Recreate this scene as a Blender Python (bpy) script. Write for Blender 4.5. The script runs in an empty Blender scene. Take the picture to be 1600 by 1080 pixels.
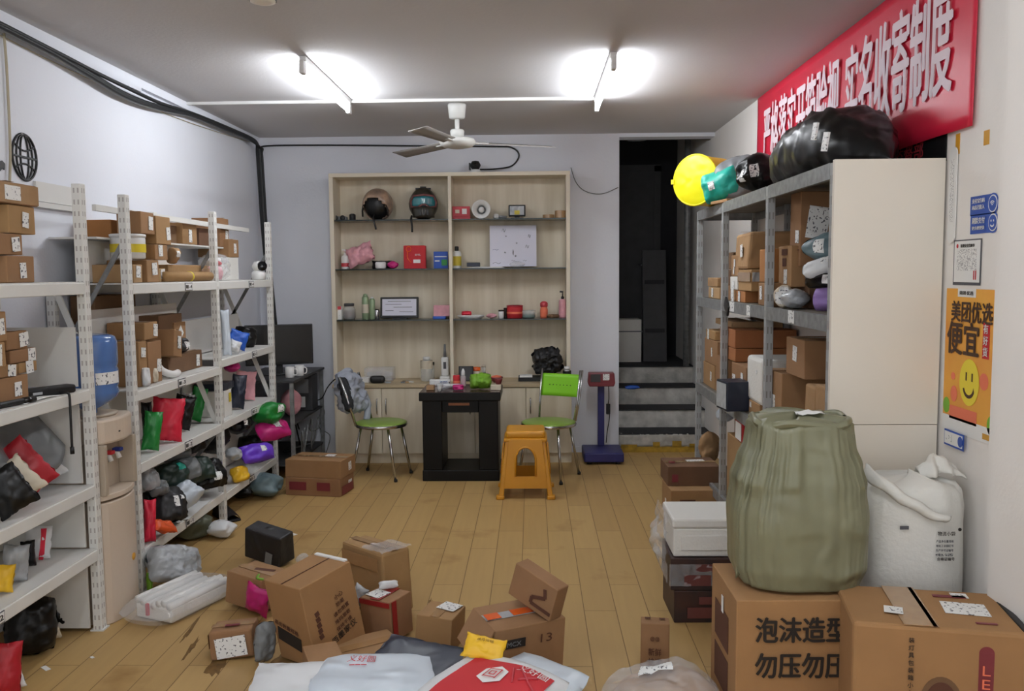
import bpy, math, random
from mathutils import Vector, Matrix, Euler, noise
# ---------------------------------------------------------------- camera, world, exposure
S = bpy.context.scene
C = S.collection
S.view_settings.view_transform = 'Standard'
S.view_settings.look = 'None'
S.view_settings.gamma = 1
S.view_settings.use_curve_mapping = False
S.view_settings.exposure = 0.0
FPX, YAW, PITCH, ROLL, EYE = 1350.0, .0239, -.0839, .0084, 1.59
cy, sy, cp, sp = math.cos(YAW), math.sin(YAW), math.cos(PITCH), math.sin(PITCH)
FWD = Vector((-sy*cp, cy*cp, sp)); _r = Vector((cy, sy, 0)); _u = _r.cross(FWD)
RGT = _r*math.cos(ROLL) - _u*math.sin(ROLL); UPV = _u*math.cos(ROLL) + _r*math.sin(ROLL)
cam = bpy.data.cameras.new('camera'); cam_o = bpy.data.objects.new('camera', cam); C.objects.link(cam_o)
cam.sensor_width = 36; cam.lens = FPX*36/1600; cam.clip_start = .05
mm = Matrix((RGT, UPV, -FWD)).transposed().to_4x4(); mm.translation = (0, 0, EYE)
cam_o.matrix_world = mm
S.camera = cam_o
w = bpy.data.worlds.new('daylight'); S.world = w; w.use_nodes = True
w.node_tree.nodes['Background'].inputs[0].default_value = (.94, .97, 1.0, 1)
w.node_tree.nodes['Background'].inputs[1].default_value = 1.3     # daylight through the open shop front behind the camera
TUBE_POWER = 118.0
S.cycles.max_bounces = 8; S.cycles.diffuse_bounces = 5; S.cycles.transparent_max_bounces = 24
S.cycles.use_denoising = True
S.cycles.sample_clamp_indirect = 8

def at(px, py, X=None, Y=None, Z=None):
    d = FWD*FPX + RGT*(px-800) - UPV*(py-540)
    o = Vector((0, 0, EYE))
    if X is not None: return o + d*(X/d.x)
    if Y is not None: return o + d*(Y/d.y)
    return o + d*((Z-EYE)/d.z)

# ---------------------------------------------------------------- materials
def lin(c):
    return tuple(((v/255)/12.92 if v <= 10 else (((v/255)+.055)/1.055)**2.4) for v in c)
M = {}
def mat(name, c, rough=.5, metal=0., nz=None, bump=None, alpha=1., trans=0., emit=0., rnd=0., spec=.5, streak=None, coat=0., tint2=None):
    m = bpy.data.materials.new(name); m.use_nodes = True
    nt = m.node_tree; b = nt.nodes['Principled BSDF']; L = nt.links.new
    col = lin(c)
    b.inputs['Base Color'].default_value = (*col, 1); b.inputs['Roughness'].default_value = rough
    b.inputs['Metallic'].default_value = metal; b.inputs['Alpha'].default_value = alpha
    b.inputs['Transmission Weight'].default_value = trans
    b.inputs['Specular IOR Level'].default_value = spec; b.inputs['Coat Weight'].default_value = coat
    if emit:
        b.inputs['Emission Color'].default_value = (*col, 1); b.inputs['Emission Strength'].default_value = emit
    tc = nt.nodes.new('ShaderNodeTexCoord')
    cur = None
    if nz or rnd or streak:
        rgb = nt.nodes.new('ShaderNodeRGB'); rgb.outputs[0].default_value = (*col, 1); cur = rgb.outputs[0]
    if nz:
        n = nt.nodes.new('ShaderNodeTexNoise'); n.inputs['Scale'].default_value = nz[1]; n.inputs['Detail'].default_value = 6
        L(tc.outputs['Object'], n.inputs['Vector'])
        r = nt.nodes.new('ShaderNodeMapRange'); r.inputs[1].default_value = .3; r.inputs[2].default_value = .7
        r.inputs[3].default_value = 0; r.inputs[4].default_value = 1
        L(n.outputs['Fac'], r.inputs[0])
        mx = nt.nodes.new('ShaderNodeMix'); mx.data_type = 'RGBA'; mx.blend_type = 'MIX'
        c2 = lin(tint2) if tint2 else tuple(v*(1-nz[0]) for v in col)
        mx.inputs[7].default_value = (*c2, 1)
        L(r.outputs[0], mx.inputs[0]); L(cur, mx.inputs[6]); cur = mx.outputs[2]
    if streak:      # (amount, stretch vector)
        mp = nt.nodes.new('ShaderNodeMapping'); mp.inputs['Scale'].default_value = streak[1]
        L(tc.outputs['Object'], mp.inputs['Vector'])
        n = nt.nodes.new('ShaderNodeTexNoise'); n.inputs['Scale'].default_value = 1; n.inputs['Detail'].default_value = 5
        L(mp.outputs[0], n.inputs['Vector'])
        r = nt.nodes.new('ShaderNodeMapRange'); r.inputs[1].default_value = .35; r.inputs[2].default_value = .7
        L(n.outputs['Fac'], r.inputs[0])
        mx = nt.nodes.new('ShaderNodeMix'); mx.data_type = 'RGBA'
        c2 = lin(tint2) if tint2 else tuple(v*(1-streak[0]) for v in col)
        mx.inputs[7].default_value = (*c2, 1)
        L(r.outputs[0], mx.inputs[0]); L(cur, mx.inputs[6]); cur = mx.outputs[2]
    if rnd:
        oi = nt.nodes.new('ShaderNodeObjectInfo'); hs = nt.nodes.new('ShaderNodeHueSaturation')
        r = nt.nodes.new('ShaderNodeMapRange'); r.inputs[3].default_value = 1-rnd; r.inputs[4].default_value = 1+rnd*.7
        L(oi.outputs['Random'], r.inputs[0]); L(r.outputs[0], hs.inputs['Value'])
        r2 = nt.nodes.new('ShaderNodeMapRange'); r2.inputs[3].default_value = .49; r2.inputs[4].default_value = .505
        L(oi.outputs['Random'], r2.inputs[0]); L(r2.outputs[0], hs.inputs['Hue'])
        L(cur, hs.inputs['Color']); cur = hs.outputs[0]
    if cur: L(cur, b.inputs['Base Color'])
    if bump:
        n = nt.nodes.new('ShaderNodeTexNoise'); n.inputs['Scale'].default_value = bump[1]; n.inputs['Detail'].default_value = 4
        soft = name.startswith(('bag_', 'film', 'woven_g', 'kraft', 'lettuce'))
        if soft: n.noise_type = 'RIDGED_MULTIFRACTAL'; n.inputs['Scale'].default_value = bump[1]*.55; n.inputs['Distortion'].default_value = .6
        L(tc.outputs['Object'], n.inputs['Vector'])
        bp = nt.nodes.new('ShaderNodeBump'); bp.inputs['Strength'].default_value = bump[0]; bp.inputs['Distance'].default_value = .03 if soft else .01
        L(n.outputs['Fac'], bp.inputs['Height']); L(bp.outputs[0], b.inputs['Normal'])
    M[name] = m
    return m

mat('wall', (226, 229, 237), .85, nz=(.05, 1.5), bump=(.12, 60))
mat('wall_warm', (238, 234, 229), .85, nz=(.05, 2), bump=(.1, 60))
mat('ceiling', (202, 201, 203), .9, nz=(.05, 1.2), bump=(.1, 50))
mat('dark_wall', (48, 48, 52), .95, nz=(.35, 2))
mat('concrete', (214, 212, 205), .9, nz=(.45, 9), bump=(.5, 30))
mat('tread_dark', (42, 43, 46), .8, nz=(.3, 12))
mat('rough_plaster', (186, 184, 178), .9, nz=(.35, 14), bump=(.8, 25))
mat('yellow_tape', (178, 142, 40), .7, nz=(.5, 18))
mat('rack_white', (226, 226, 222), .45, nz=(.06, 6))
mat('board_white', (216, 215, 211), .6, nz=(.05, 4))
mat('panel_cream', (232, 225, 212), .6, nz=(.04, 2.5))
mat('rack_steel', (150, 152, 152), .5, .35, nz=(.4, 25))
mat('rack_deck', (116, 108, 96), .7, nz=(.3, 12))
mat('card', (158, 122, 82), .85, nz=(.12, 9), rnd=.14, bump=(.1, 40))
mat('card_dark', (114, 84, 58), .85, nz=(.18, 9), rnd=.12, bump=(.1, 40))
mat('card_orange', (168, 112, 64), .85, nz=(.15, 8), rnd=.1, bump=(.1, 40))
mat('card_tan', (176, 144, 102), .85, nz=(.1, 9), rnd=.08, bump=(.1, 40))
mat('card_big', (160, 120, 78), .85, nz=(.12, 6), bump=(.08, 40))
mat('kraft', (168, 132, 92), .8, nz=(.15, 9), bump=(.4, 18))
mat('tape_clear', (172, 134, 92), .22, nz=(.15, 20), coat=.6)
mat('tape_red', (150, 40, 40), .3)
mat('tape_orange', (226, 96, 30), .25, coat=.5)
mat('tape_yellow', (222, 200, 50), .35)
mat('ink', (36, 28, 22), .8)
mat('ink_red', (190, 36, 44), .7)
mat('ink_brown', (88, 52, 36), .8)
mat('ink_grey', (86, 86, 92), .8)
mat('ink_blue', (38, 52, 130), .8)
mat('white_letters', (232, 214, 222), .7)
mat('paper', (232, 232, 230), .7)
mat('bag_black', (14, 14, 15), .34, spec=.35, bump=(.7, 14), nz=(.3, 10))
mat('bag_black_matt', (30, 30, 33), .5, bump=(.6, 18))
mat('bag_navy', (34, 40, 56), .4, bump=(.6, 16))
mat('bag_darkgreen', (28, 48, 42), .4, bump=(.6, 16))
mat('bag_grey', (118, 122, 124), .4, bump=(.7, 18), nz=(.2, 10))
mat('bag_silver', (186, 190, 194), .28, bump=(.9, 20), nz=(.3, 14))
mat('bag_white', (218, 220, 222), .45, bump=(.6, 14))
mat('bag_cream', (206, 196, 176), .5, bump=(.6, 14))
mat('bag_lightblue', (206, 216, 226), .35, bump=(.8, 12))
mat('bag_green', (22, 128, 50), .4, bump=(.6, 14))
mat('bag_red', (212, 34, 62), .45, bump=(.6, 14))
mat('bag_deepred', (168, 26, 40), .45, bump=(.6, 14))
mat('bag_magenta', (186, 30, 112), .4, bump=(.6, 14))
mat('bag_purple', (104, 58, 200), .4, bump=(.6, 14))
mat('bag_lilac', (144, 116, 178), .5, bump=(.5, 14))
mat('bag_yellow', (232, 184, 40), .45, bump=(.5, 14))
mat('bag_orange', (214, 84, 34), .45, bump=(.5, 14))
mat('bag_blue', (40, 92, 190), .4, bump=(.6, 14))
mat('bag_pink', (232, 168, 178), .5, bump=(.6, 14), nz=(.2, 20))
mat('bag_teal', (30, 168, 150), .4, bump=(.6, 12))
mat('bag_slate', (96, 116, 122), .42, bump=(.7, 12))
mat('bag_olive', (84, 88, 72), .4, bump=(.7, 14))
mat('woven_sheen', (128, 130, 104), .35)
mat('woven_green', (126, 126, 100), .36, bump=(1., 13), nz=(.14, 6))
mat('woven_white', (226, 225, 219), .5, bump=(.25, 60), nz=(.06, 7))
mat('drum_yellow', (250, 240, 14), .4, bump=(.3, 12))
mat('drum_side', (224, 186, 26), .42, bump=(.3, 12))
mat('film', (226, 228, 232), .2, alpha=.3, bump=(1., 22))
mat('film_thin', (232, 234, 238), .15, alpha=.23, bump=(1., 24))
mat('foam', (226, 224, 218), .7, bump=(.3, 80))
mat('black', (18, 18, 20), .5)
mat('black_gloss', (12, 12, 14), .2)
mat('table_black', (14, 13, 13), .42, nz=(.3, 8), spec=.25)
mat('table_top', (70, 46, 42), .25, nz=(.3, 8))
mat('chrome', (196, 196, 196), .2, .95)
mat('chair_green', (132, 204, 40), .4)
mat('seat_green', (128, 156, 66), .35)
mat('stool_yellow', (206, 142, 28), .38, nz=(.1, 6))
mat('scale_blue', (44, 44, 104), .45, nz=(.2, 7))
mat('scale_red', (120, 44, 52), .4)
mat('wood', (228, 218, 197), .55, streak=(.2, (9, 9, .9)), tint2=(203, 190, 164))
mat('wood_edge', (222, 212, 192), .5)
mat('counter', (196, 176, 142), .5, streak=(.25, (2, 14, 14)))
mat('glass_shelf', (30, 40, 38), .15)
mat('plastic_white', (228, 228, 226), .35)
mat('dispenser', (206, 190, 172), .45, bump=(.1, 50))
mat('dispenser_panel', (178, 164, 146), .45)
mat('bottle_blue', (92, 134, 200), .1, alpha=.72, coat=.5)
mat('cable_black', (24, 26, 28), .6)
mat('cable_grey', (110, 112, 112), .6)
mat('cord_tan', (176, 166, 142), .7)
mat('banner_red', (206, 32, 62), .42, bump=(.3, 3))
mat('poster_orange', (236, 172, 66), .55, nz=(.08, 6), tint2=(226, 150, 60))
mat('smile_yellow', (236, 214, 60), .6)
mat('poster_brown', (70, 44, 26), .7)
mat('leaf_green', (120, 176, 50), .6)
mat('peach', (232, 120, 88), .6)
mat('gold', (206, 150, 40), .4)
mat('sticker_blue', (34, 78, 170), .5)
mat('acrylic', (225, 228, 226), .2, alpha=.6)
mat('grey_plastic', (120, 122, 124), .5)
mat('dark_grey', (62, 62, 64), .6, nz=(.25, 10))
mat('screen_off', (10, 10, 12), .25)
mat('paper_lilac', (222, 222, 236), .7)
mat('denim', (168, 174, 186), .85, nz=(.25, 18))
mat('cloth_dark', (40, 42, 46), .9)
mat('helmet_tan', (196, 164, 138), .3, nz=(.6, 14), tint2=(120, 104, 96), coat=.4)
mat('camo', (66, 64, 54), .35, nz=(.6, 22), tint2=(12, 12, 12), coat=.4)
mat('lens_teal', (30, 120, 130), .08, coat=1.)
mat('lens_brown', (104, 60, 58), .3)
mat('rose', (190, 60, 70), .5)
mat('green_can', (140, 160, 126), .35, .2)
mat('teal', (48, 110, 96), .5)
mat('label_yellow', (200, 180, 60), .5)
mat('brown_bottle', (150, 90, 50), .3)
mat('fan_white', (206, 206, 202), .4)
mat('fan_blade', (150, 146, 142), .5)
mat('tube_glow', (246, 250, 255), .3, emit=TUBE_POWER)
mat('lettuce', (112, 160, 40), .55, bump=(.6, 20))
mat('glass_clear', (220, 226, 226), .08, alpha=.35)
mat('dark_print', (30, 30, 36), .5, nz=(.5, 9), tint2=(70, 44, 36))
mat('floor_scuff', (124, 92, 44), .8, nz=(.5, 30))

def label_mat(name, ink, scale, pos):
    m = bpy.data.materials.new(name); m.use_nodes = True; nt = m.node_tree; L = nt.links.new
    b = nt.nodes['Principled BSDF']; b.inputs['Roughness'].default_value = .5
    tc = nt.nodes.new('ShaderNodeTexCoord'); n = nt.nodes.new('ShaderNodeTexNoise')
    n.inputs['Scale'].default_value = scale; n.inputs['Detail'].default_value = 1
    L(tc.outputs['Object'], n.inputs['Vector'])
    cr = nt.nodes.new('ShaderNodeValToRGB'); cr.color_ramp.interpolation = 'CONSTANT'
    cr.color_ramp.elements[0].color = (*lin(ink), 1); cr.color_ramp.elements[1].color = (*lin((232, 232, 230)), 1)
    cr.color_ramp.elements[1].position = pos
    L(n.outputs['Fac'], cr.inputs[0]); L(cr.outputs[0], b.inputs['Base Color'])
    M[name] = m
label_mat('label', (96, 96, 102), 90, .37)
label_mat('fine_print', (168, 166, 168), 210, .46)

def post_mat(name, base, hole, per):
    m = bpy.data.materials.new(name); m.use_nodes = True; nt = m.node_tree; L = nt.links.new
    b = nt.nodes['Principled BSDF']; b.inputs['Roughness'].default_value = .45
    tc = nt.nodes.new('ShaderNodeTexCoord'); sx = nt.nodes.new('ShaderNodeSeparateXYZ'); L(tc.outputs['Object'], sx.inputs[0])
    def mth(op, a, v=None):
        n = nt.nodes.new('ShaderNodeMath'); n.operation = op
        L(a, n.inputs[0])
        if v is not None:
            if isinstance(v, (int, float)): n.inputs[1].default_value = v
            else: L(v, n.inputs[1])
        return n.outputs[0]
    fz = mth('FRACT', mth('DIVIDE', sx.outputs[2], per))
    hz = mth('LESS_THAN', fz, .42)
    ny = mth('LESS_THAN', mth('ABSOLUTE', mth('ADD', mth('ABSOLUTE', sx.outputs[1]), -.009)), .0035)
    nx = mth('LESS_THAN', mth('ABSOLUTE', mth('ADD', mth('ABSOLUTE', sx.outputs[0]), -.009)), .0035)
    h = mth('MULTIPLY', hz, mth('MAXIMUM', nx, ny))
    mx = nt.nodes.new('ShaderNodeMix'); mx.data_type = 'RGBA'
    mx.inputs[6].default_value = (*lin(base), 1); mx.inputs[7].default_value = (*lin(hole), 1)
    L(h, mx.inputs[0]); L(mx.outputs[2], b.inputs['Base Color']); M[name] = m
post_mat('post_white', (224, 224, 220), (176, 172, 168), .05)
post_mat('post_steel', (158, 160, 160), (124, 122, 118), .08)

def floor_mat():
    m = bpy.data.materials.new('plank_floor'); m.use_nodes = True; nt = m.node_tree; L = nt.links.new
    b = nt.nodes['Principled BSDF']
    tc = nt.nodes.new('ShaderNodeTexCoord'); sx = nt.nodes.new('ShaderNodeSeparateXYZ'); L(tc.outputs['Object'], sx.inputs[0])
    cb = nt.nodes.new('ShaderNodeCombineXYZ'); L(sx.outputs[1], cb.inputs[0]); L(sx.outputs[0], cb.inputs[1])
    mp = nt.nodes.new('ShaderNodeMapping'); mp.inputs['Location'].default_value = (.3, .065, 0); L(cb.outputs[0], mp.inputs[0])
    br = nt.nodes.new('ShaderNodeTexBrick'); L(mp.outputs[0], br.inputs['Vector'])
    br.inputs['Scale'].default_value = 1; br.inputs['Brick Width'].default_value = .92; br.inputs['Row Height'].default_value = .15
    br.inputs['Mortar Size'].default_value = .0022; br.inputs['Mortar Smooth'].default_value = .3; br.offset = .37; br.offset_frequency = 2
    br.inputs['Color1'].default_value = (*lin((186, 154, 100)), 1); br.inputs['Color2'].default_value = (*lin((174, 142, 90)), 1)
    br.inputs['Mortar'].default_value = (*lin((118, 90, 50)), 1); br.inputs['Bias'].default_value = 0
    # grain
    mp2 = nt.nodes.new('ShaderNodeMapping'); mp2.inputs['Scale'].default_value = (34, 2.2, 1); L(tc.outputs['Object'], mp2.inputs[0])
    n = nt.nodes.new('ShaderNodeTexNoise'); n.inputs['Scale'].default_value = 1; n.inputs['Detail'].default_value = 5; L(mp2.outputs[0], n.inputs['Vector'])
    r = nt.nodes.new('ShaderNodeMapRange'); r.inputs[3].default_value = .9; r.inputs[4].default_value = 1.08; L(n.outputs['Fac'], r.inputs[0])
    hs = nt.nodes.new('ShaderNodeHueSaturation'); L(br.outputs['Color'], hs.inputs['Color']); L(r.outputs[0], hs.inputs['Value'])
    # worn brown patches along the joints
    n2 = nt.nodes.new('ShaderNodeTexNoise'); n2.inputs['Scale'].default_value = 2.6; n2.inputs['Detail'].default_value = 7; L(tc.outputs['Object'], n2.inputs['Vector'])
    r2 = nt.nodes.new('ShaderNodeMapRange'); r2.inputs[1].default_value = .6; r2.inputs[2].default_value = .78; L(n2.outputs['Fac'], r2.inputs[0])
    mx = nt.nodes.new('ShaderNodeMix'); mx.data_type = 'RGBA'; mx.inputs[7].default_value = (*lin((146, 108, 58)), 1)
    L(r2.outputs[0], mx.inputs[0]); L(hs.outputs[0], mx.inputs[6])
    L(mx.outputs[2], b.inputs['Base Color'])
    b.inputs['Roughness'].default_value = .5; b.inputs['Specular IOR Level'].default_value = .35
    bp = nt.nodes.new('ShaderNodeBump'); bp.inputs['Strength'].default_value = .25; bp.inputs['Distance'].default_value = .003; bp.invert = True
    L(br.outputs['Fac'], bp.inputs['Height']); L(bp.outputs[0], b.inputs['Normal'])
    M['floor'] = m
floor_mat()

# ---------------------------------------------------------------- mesh helpers
class MB:
    def __init__(s): s.v = []; s.f = []; s.sm = []
    def add(s, vs, fs, smooth=False, m=None):
        o = len(s.v)
        for v in vs: s.v.append(m @ Vector(v) if m else Vector(v))
        for f in fs: s.f.append([i+o for i in f]); s.sm.append(smooth)
        return s
    def box(s, x0, y0, z0, x1, y1, z1, m=None):
        vs = [(x, y, z) for z in (z0, z1) for y in (y0, y1) for x in (x0, x1)]
        return s.add(vs, [(0,2,3,1), (4,5,7,6), (0,1,5,4), (2,6,7,3), (0,4,6,2), (1,3,7,5)], m=m)
    def cbox(s, c, d, m=None):
        return s.box(c[0]-d[0]/2, c[1]-d[1]/2, c[2]-d[2]/2, c[0]+d[0]/2, c[1]+d[1]/2, c[2]+d[2]/2, m)
    def bar(s, a, b, wd, ht=None, up=(0, 0, 1)):
        a, b = Vector(a), Vector(b); ht = ht or wd; d = (b-a).normalized(); u = Vector(up)
        if abs(d.dot(u)) > .98: u = Vector((1, 0, 0))
        r = d.cross(u).normalized(); u = r.cross(d)
        vs = [p + r*(wd/2*i) + u*(ht/2*j) for p in (a, b) for j in (-1, 1) for i in (-1, 1)]
        return s.add(vs, [(0,1,3,2), (4,6,7,5), (0,4,5,1), (2,3,7,6), (0,2,6,4), (1,5,7,3)])
    def tube(s, pts, r, n=8, closed=False):
        pts = [Vector(p) for p in pts]; rs = r if isinstance(r, (list, tuple)) else [r]*len(pts)
        vs = []; k = len(pts); u = None
        for i, p in enumerate(pts):
            if closed: d = pts[(i+1) % k]-pts[i-1]
            else: d = pts[min(i+1, k-1)]-pts[max(i-1, 0)]
            d = d.normalized() if d.length > 1e-9 else Vector((0, 0, 1))
            if u is None: u = d.orthogonal().normalized()
            else:
                u = u - d*u.dot(d); u = u.normalized() if u.length > 1e-6 else d.orthogonal().normalized()
            v = d.cross(u)
            for j in range(n):
                a = 2*math.pi*j/n; vs.append(p + (u*math.cos(a)+v*math.sin(a))*rs[i])
        fs = []
        for i in range(k if closed else k-1):
            for j in range(n):
                a = i*n+j; b = i*n+(j+1) % n; i2 = (i+1) % k
                fs.append((a, b, i2*n+(j+1) % n, i2*n+j))
        if not closed: fs += [tuple(range(n))[::-1], tuple((k-1)*n+j for j in range(n))]
        return s.add(vs, fs, True)
    def lathe(s, prof, n=20, m=None, cap=True, smooth=True):
        vs = [(r*math.cos(2*math.pi*j/n), r*math.sin(2*math.pi*j/n), z) for r, z in prof for j in range(n)]
        fs = [(i*n+j, i*n+(j+1) % n, (i+1)*n+(j+1) % n, (i+1)*n+j) for i in range(len(prof)-1) for j in range(n)]
        if cap: fs += [tuple(range(n))[::-1], tuple((len(prof)-1)*n+j for j in range(n))]
        return s.add(vs, fs, smooth, m)
    def disc(s, r, n=24, m=None): return s.add([(r*math.cos(2*math.pi*j/n), r*math.sin(2*math.pi*j/n), 0) for j in range(n)], [tuple(range(n))], m=m)
    def prism(s, pts, y0, y1, m=None):      # outline in x,z extruded along y
        n = len(pts); vs = [(x, y0, z) for x, z in pts]+[(x, y1, z) for x, z in pts]
        fs = [tuple(range(n)), tuple(range(n, 2*n))[::-1]]+[(i, i+n, (i+1) % n+n, (i+1) % n) for i in range(n)]
        return s.add(vs, fs, m=m)
    def grid(s, fn, nu, nv, smooth=True, m=None, closed_u=False):
        vs = [fn(i/nu, j/nv) for j in range(nv+1) for i in range(nu+1)]; W = nu+1
        fs = [(j*W+i, j*W+i+1, (j+1)*W+i+1, (j+1)*W+i) for j in range(nv) for i in range(nu)]
        return s.add(vs, fs, smooth, m)
    def build(s, name, material, parent=None, loc=None, rot=None, bevel=0, solid=0, seg=2):
        me = bpy.data.meshes.new(name); me.from_pydata([tuple(v) for v in s.v], [], s.f); me.validate(); me.update()
        import bmesh
        bm = bmesh.new(); bm.from_mesh(me); bmesh.ops.recalc_face_normals(bm, faces=bm.faces); bm.to_mesh(me); bm.free()
        if any(s.sm) and len(me.polygons) == len(s.sm):
            me.polygons.foreach_set('use_smooth', s.sm)
        me.materials.append(M[material]); o = bpy.data.objects.new(name, me); C.objects.link(o)
        if parent: o.parent = parent
        if loc is not None: o.location = loc
        if rot is not None: o.rotation_euler = rot
        if solid:
            md = o.modifiers.new('solid', 'SOLIDIFY'); md.thickness = solid; md.offset = 0
        if bevel:
            md = o.modifiers.new('bevel', 'BEVEL'); md.width = bevel; md.segments = seg; md.limit_method = 'ANGLE'
        return o
def tag(o, label, cat, group=None):
    o['label'] = label; o['category'] = cat
    if group: o['group'] = group
    return o
def thing(name, label, cat, loc=(0, 0, 0), rot=(0, 0, 0), group=None):
    o = bpy.data.objects.new(name, None); C.objects.link(o); o.location = loc; o.rotation_euler = rot
    o.empty_display_size = .1
    return tag(o, label, cat, group)
def struct(o): o['kind'] = 'structure'; return o
R = math.radians
FR = {'-y': ((0,-1,0), (1,0,0), (0,0,1)), '+y': ((0,1,0), (-1,0,0), (0,0,1)), '+x': ((1,0,0), (0,1,0), (0,0,1)),
      '-x': ((-1,0,0), (0,-1,0), (0,0,1)), 'top': ((0,0,1), (1,0,0), (0,1,0))}
def face_frame(dims, face):         # box local: x,y centred, z from 0
    w, d, h = dims; n, r, t = (Vector(q) for q in FR[face])
    c = {'-y': Vector((0, -d/2, h/2)), '+y': Vector((0, d/2, h/2)), '+x': Vector((w/2, 0, h/2)), '-x': Vector((-w/2, 0, h/2)), 'top': Vector((0, 0, h))}[face]
    sz = {'-y': (w, h), '+y': (w, h), '+x': (d, h), '-x': (d, h), 'top': (w, d)}[face]
    return c, n, r, t, sz
def plate(parent, dims, face, u, v, su, sv, material, name, rot=0, th=.0015, off=.0012, label=None):
    c, n, r, t, sz = face_frame(dims, face)
    p = c + r*(u*sz[0]) + t*(v*sz[1]); a = R(rot); r2 = r*math.cos(a)+t*math.sin(a); t2 = n.cross(r2)
    mb = MB(); vs = [p + r2*(i*su/2) + t2*(j*sv/2) + n*k for k in (off, off+th) for j in (-1, 1) for i in (-1, 1)]
    mb.add(vs, [(0,2,3,1), (4,5,7,6), (0,1,5,4), (2,6,7,3), (0,4,6,2), (1,3,7,5)])
    o = mb.build(name, material, parent)
    if label: o['label'] = label
    return o
_tc = {}
def text_mesh(s, bold):
    k = (s, bold)
    if k not in _tc:
        cu = bpy.data.curves.new('t', 'FONT'); cu.body = s; cu.extrude = .0; cu.offset = bold; cu.resolution_u = 3
        cu.align_x = 'CENTER'; cu.align_y = 'CENTER'
        o = bpy.data.objects.new('t', cu); C.objects.link(o)
        dg = bpy.context.evaluated_depsgraph_get(); me = bpy.data.meshes.new_from_object(o.evaluated_get(dg))
        vs = [v.co.copy() for v in me.vertices]; fs = [tuple(p.vertices) for p in me.polygons]
        bpy.data.objects.remove(o); bpy.data.curves.remove(cu); bpy.data.meshes.remove(me)
        if vs:
            x0 = min(v.x for v in vs); x1 = max(v.x for v in vs); y0 = min(v.y for v in vs); y1 = max(v.y for v in vs)
            vs = [((v.x-(x0+x1)/2)/max(x1-x0, 1e-6), (v.y-(y0+y1)/2)/max(y1-y0, 1e-6)) for v in vs]
        _tc[k] = (vs, fs)
    return _tc[k]
def lettering(parent, p, n, r, s, su, sv, material, bold=.0, rot=0, name='lettering', fn=None):
    """text fitted into a su x sv box centred at p, facing n, reading along r"""
    vs, fs = text_mesh(s, 0); n = Vector(n); r = Vector(r); t = n.cross(r); a = R(rot)
    r, t = r*math.cos(a)+t*math.sin(a), t*math.cos(a)-r*math.sin(a); mb = MB()
    for q, (i, j) in enumerate(((0, 0), (1, 0), (-1, 0), (0, 1), (0, -1)) if bold else ((0, 0),)):
        mb.add([Vector(p)+n*(.0003*q)+r*(x*su+i*bold*sv)+t*(y*sv+j*bold*sv*.7) for x, y in vs], fs)
    me = bpy.data.meshes.new(name); me.from_pydata([tuple(v) for v in mb.v], [], mb.f); me.materials.append(M[material])
    o = bpy.data.objects.new(name, me); C.objects.link(o); o.parent = parent
    return o
def face_text(parent, dims, face, u, v, s, su, sv, material, bold=0., rot=0, off=.0042):
    c, n, r, t, sz = face_frame(dims, face)
    return lettering(parent, c+r*(u*sz[0])+t*(v*sz[1])+n*off, n, r, s, su, sv, material, bold, rot)
SEED = [7]
def rng():
    SEED[0] += 1; return random.Random(SEED[0])
TOP = {}
def carton(label, loc, dims, rot=(0, 0, 0), material='card', tape='top', lab=None, group=None, name='cardboard_box', cat='box', jit=.0015, bevel=.004, labels=(), tape_mat='tape_clear'):
    """loc: centre of the base; lab: (face,u,v,w,h)"""
    g = rng(); w, d, h = dims; mb = MB()
    vs = [(x*w/2+g.uniform(-jit, jit), y*d/2+g.uniform(-jit, jit), z*h+(g.uniform(-jit, 0) if z else 0)) for z in (0, 1) for y in (-1, 1) for x in (-1, 1)]
    mb.add(vs, [(0,2,3,1), (4,5,7,6), (0,1,5,4), (2,6,7,3), (0,4,6,2), (1,3,7,5)])
    o = mb.build(name, material, None, loc, rot, bevel=min(bevel, min(dims)*.08)); tag(o, label, cat, group)
    if tape:
        along = w < d; tw = min(.05, min(w, d)*.25)
        if along: plate(o, dims, 'top', 0, 0, tw, d*.995, tape_mat, 'packing_tape', th=.001)
        else: plate(o, dims, 'top', 0, 0, w*.995, tw, tape_mat, 'packing_tape', th=.001)
    for q in ([lab] if lab else [])+list(labels):
        f, u, v, lw, lh = q[:5]
        plate(o, dims, f, u, v, lw, lh, q[6] if len(q) > 6 else 'label', 'shipping_label', rot=(q[5] if len(q) > 5 else g.uniform(-6, 6)), th=.0015, off=.001+jit*.7)
    return o
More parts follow.
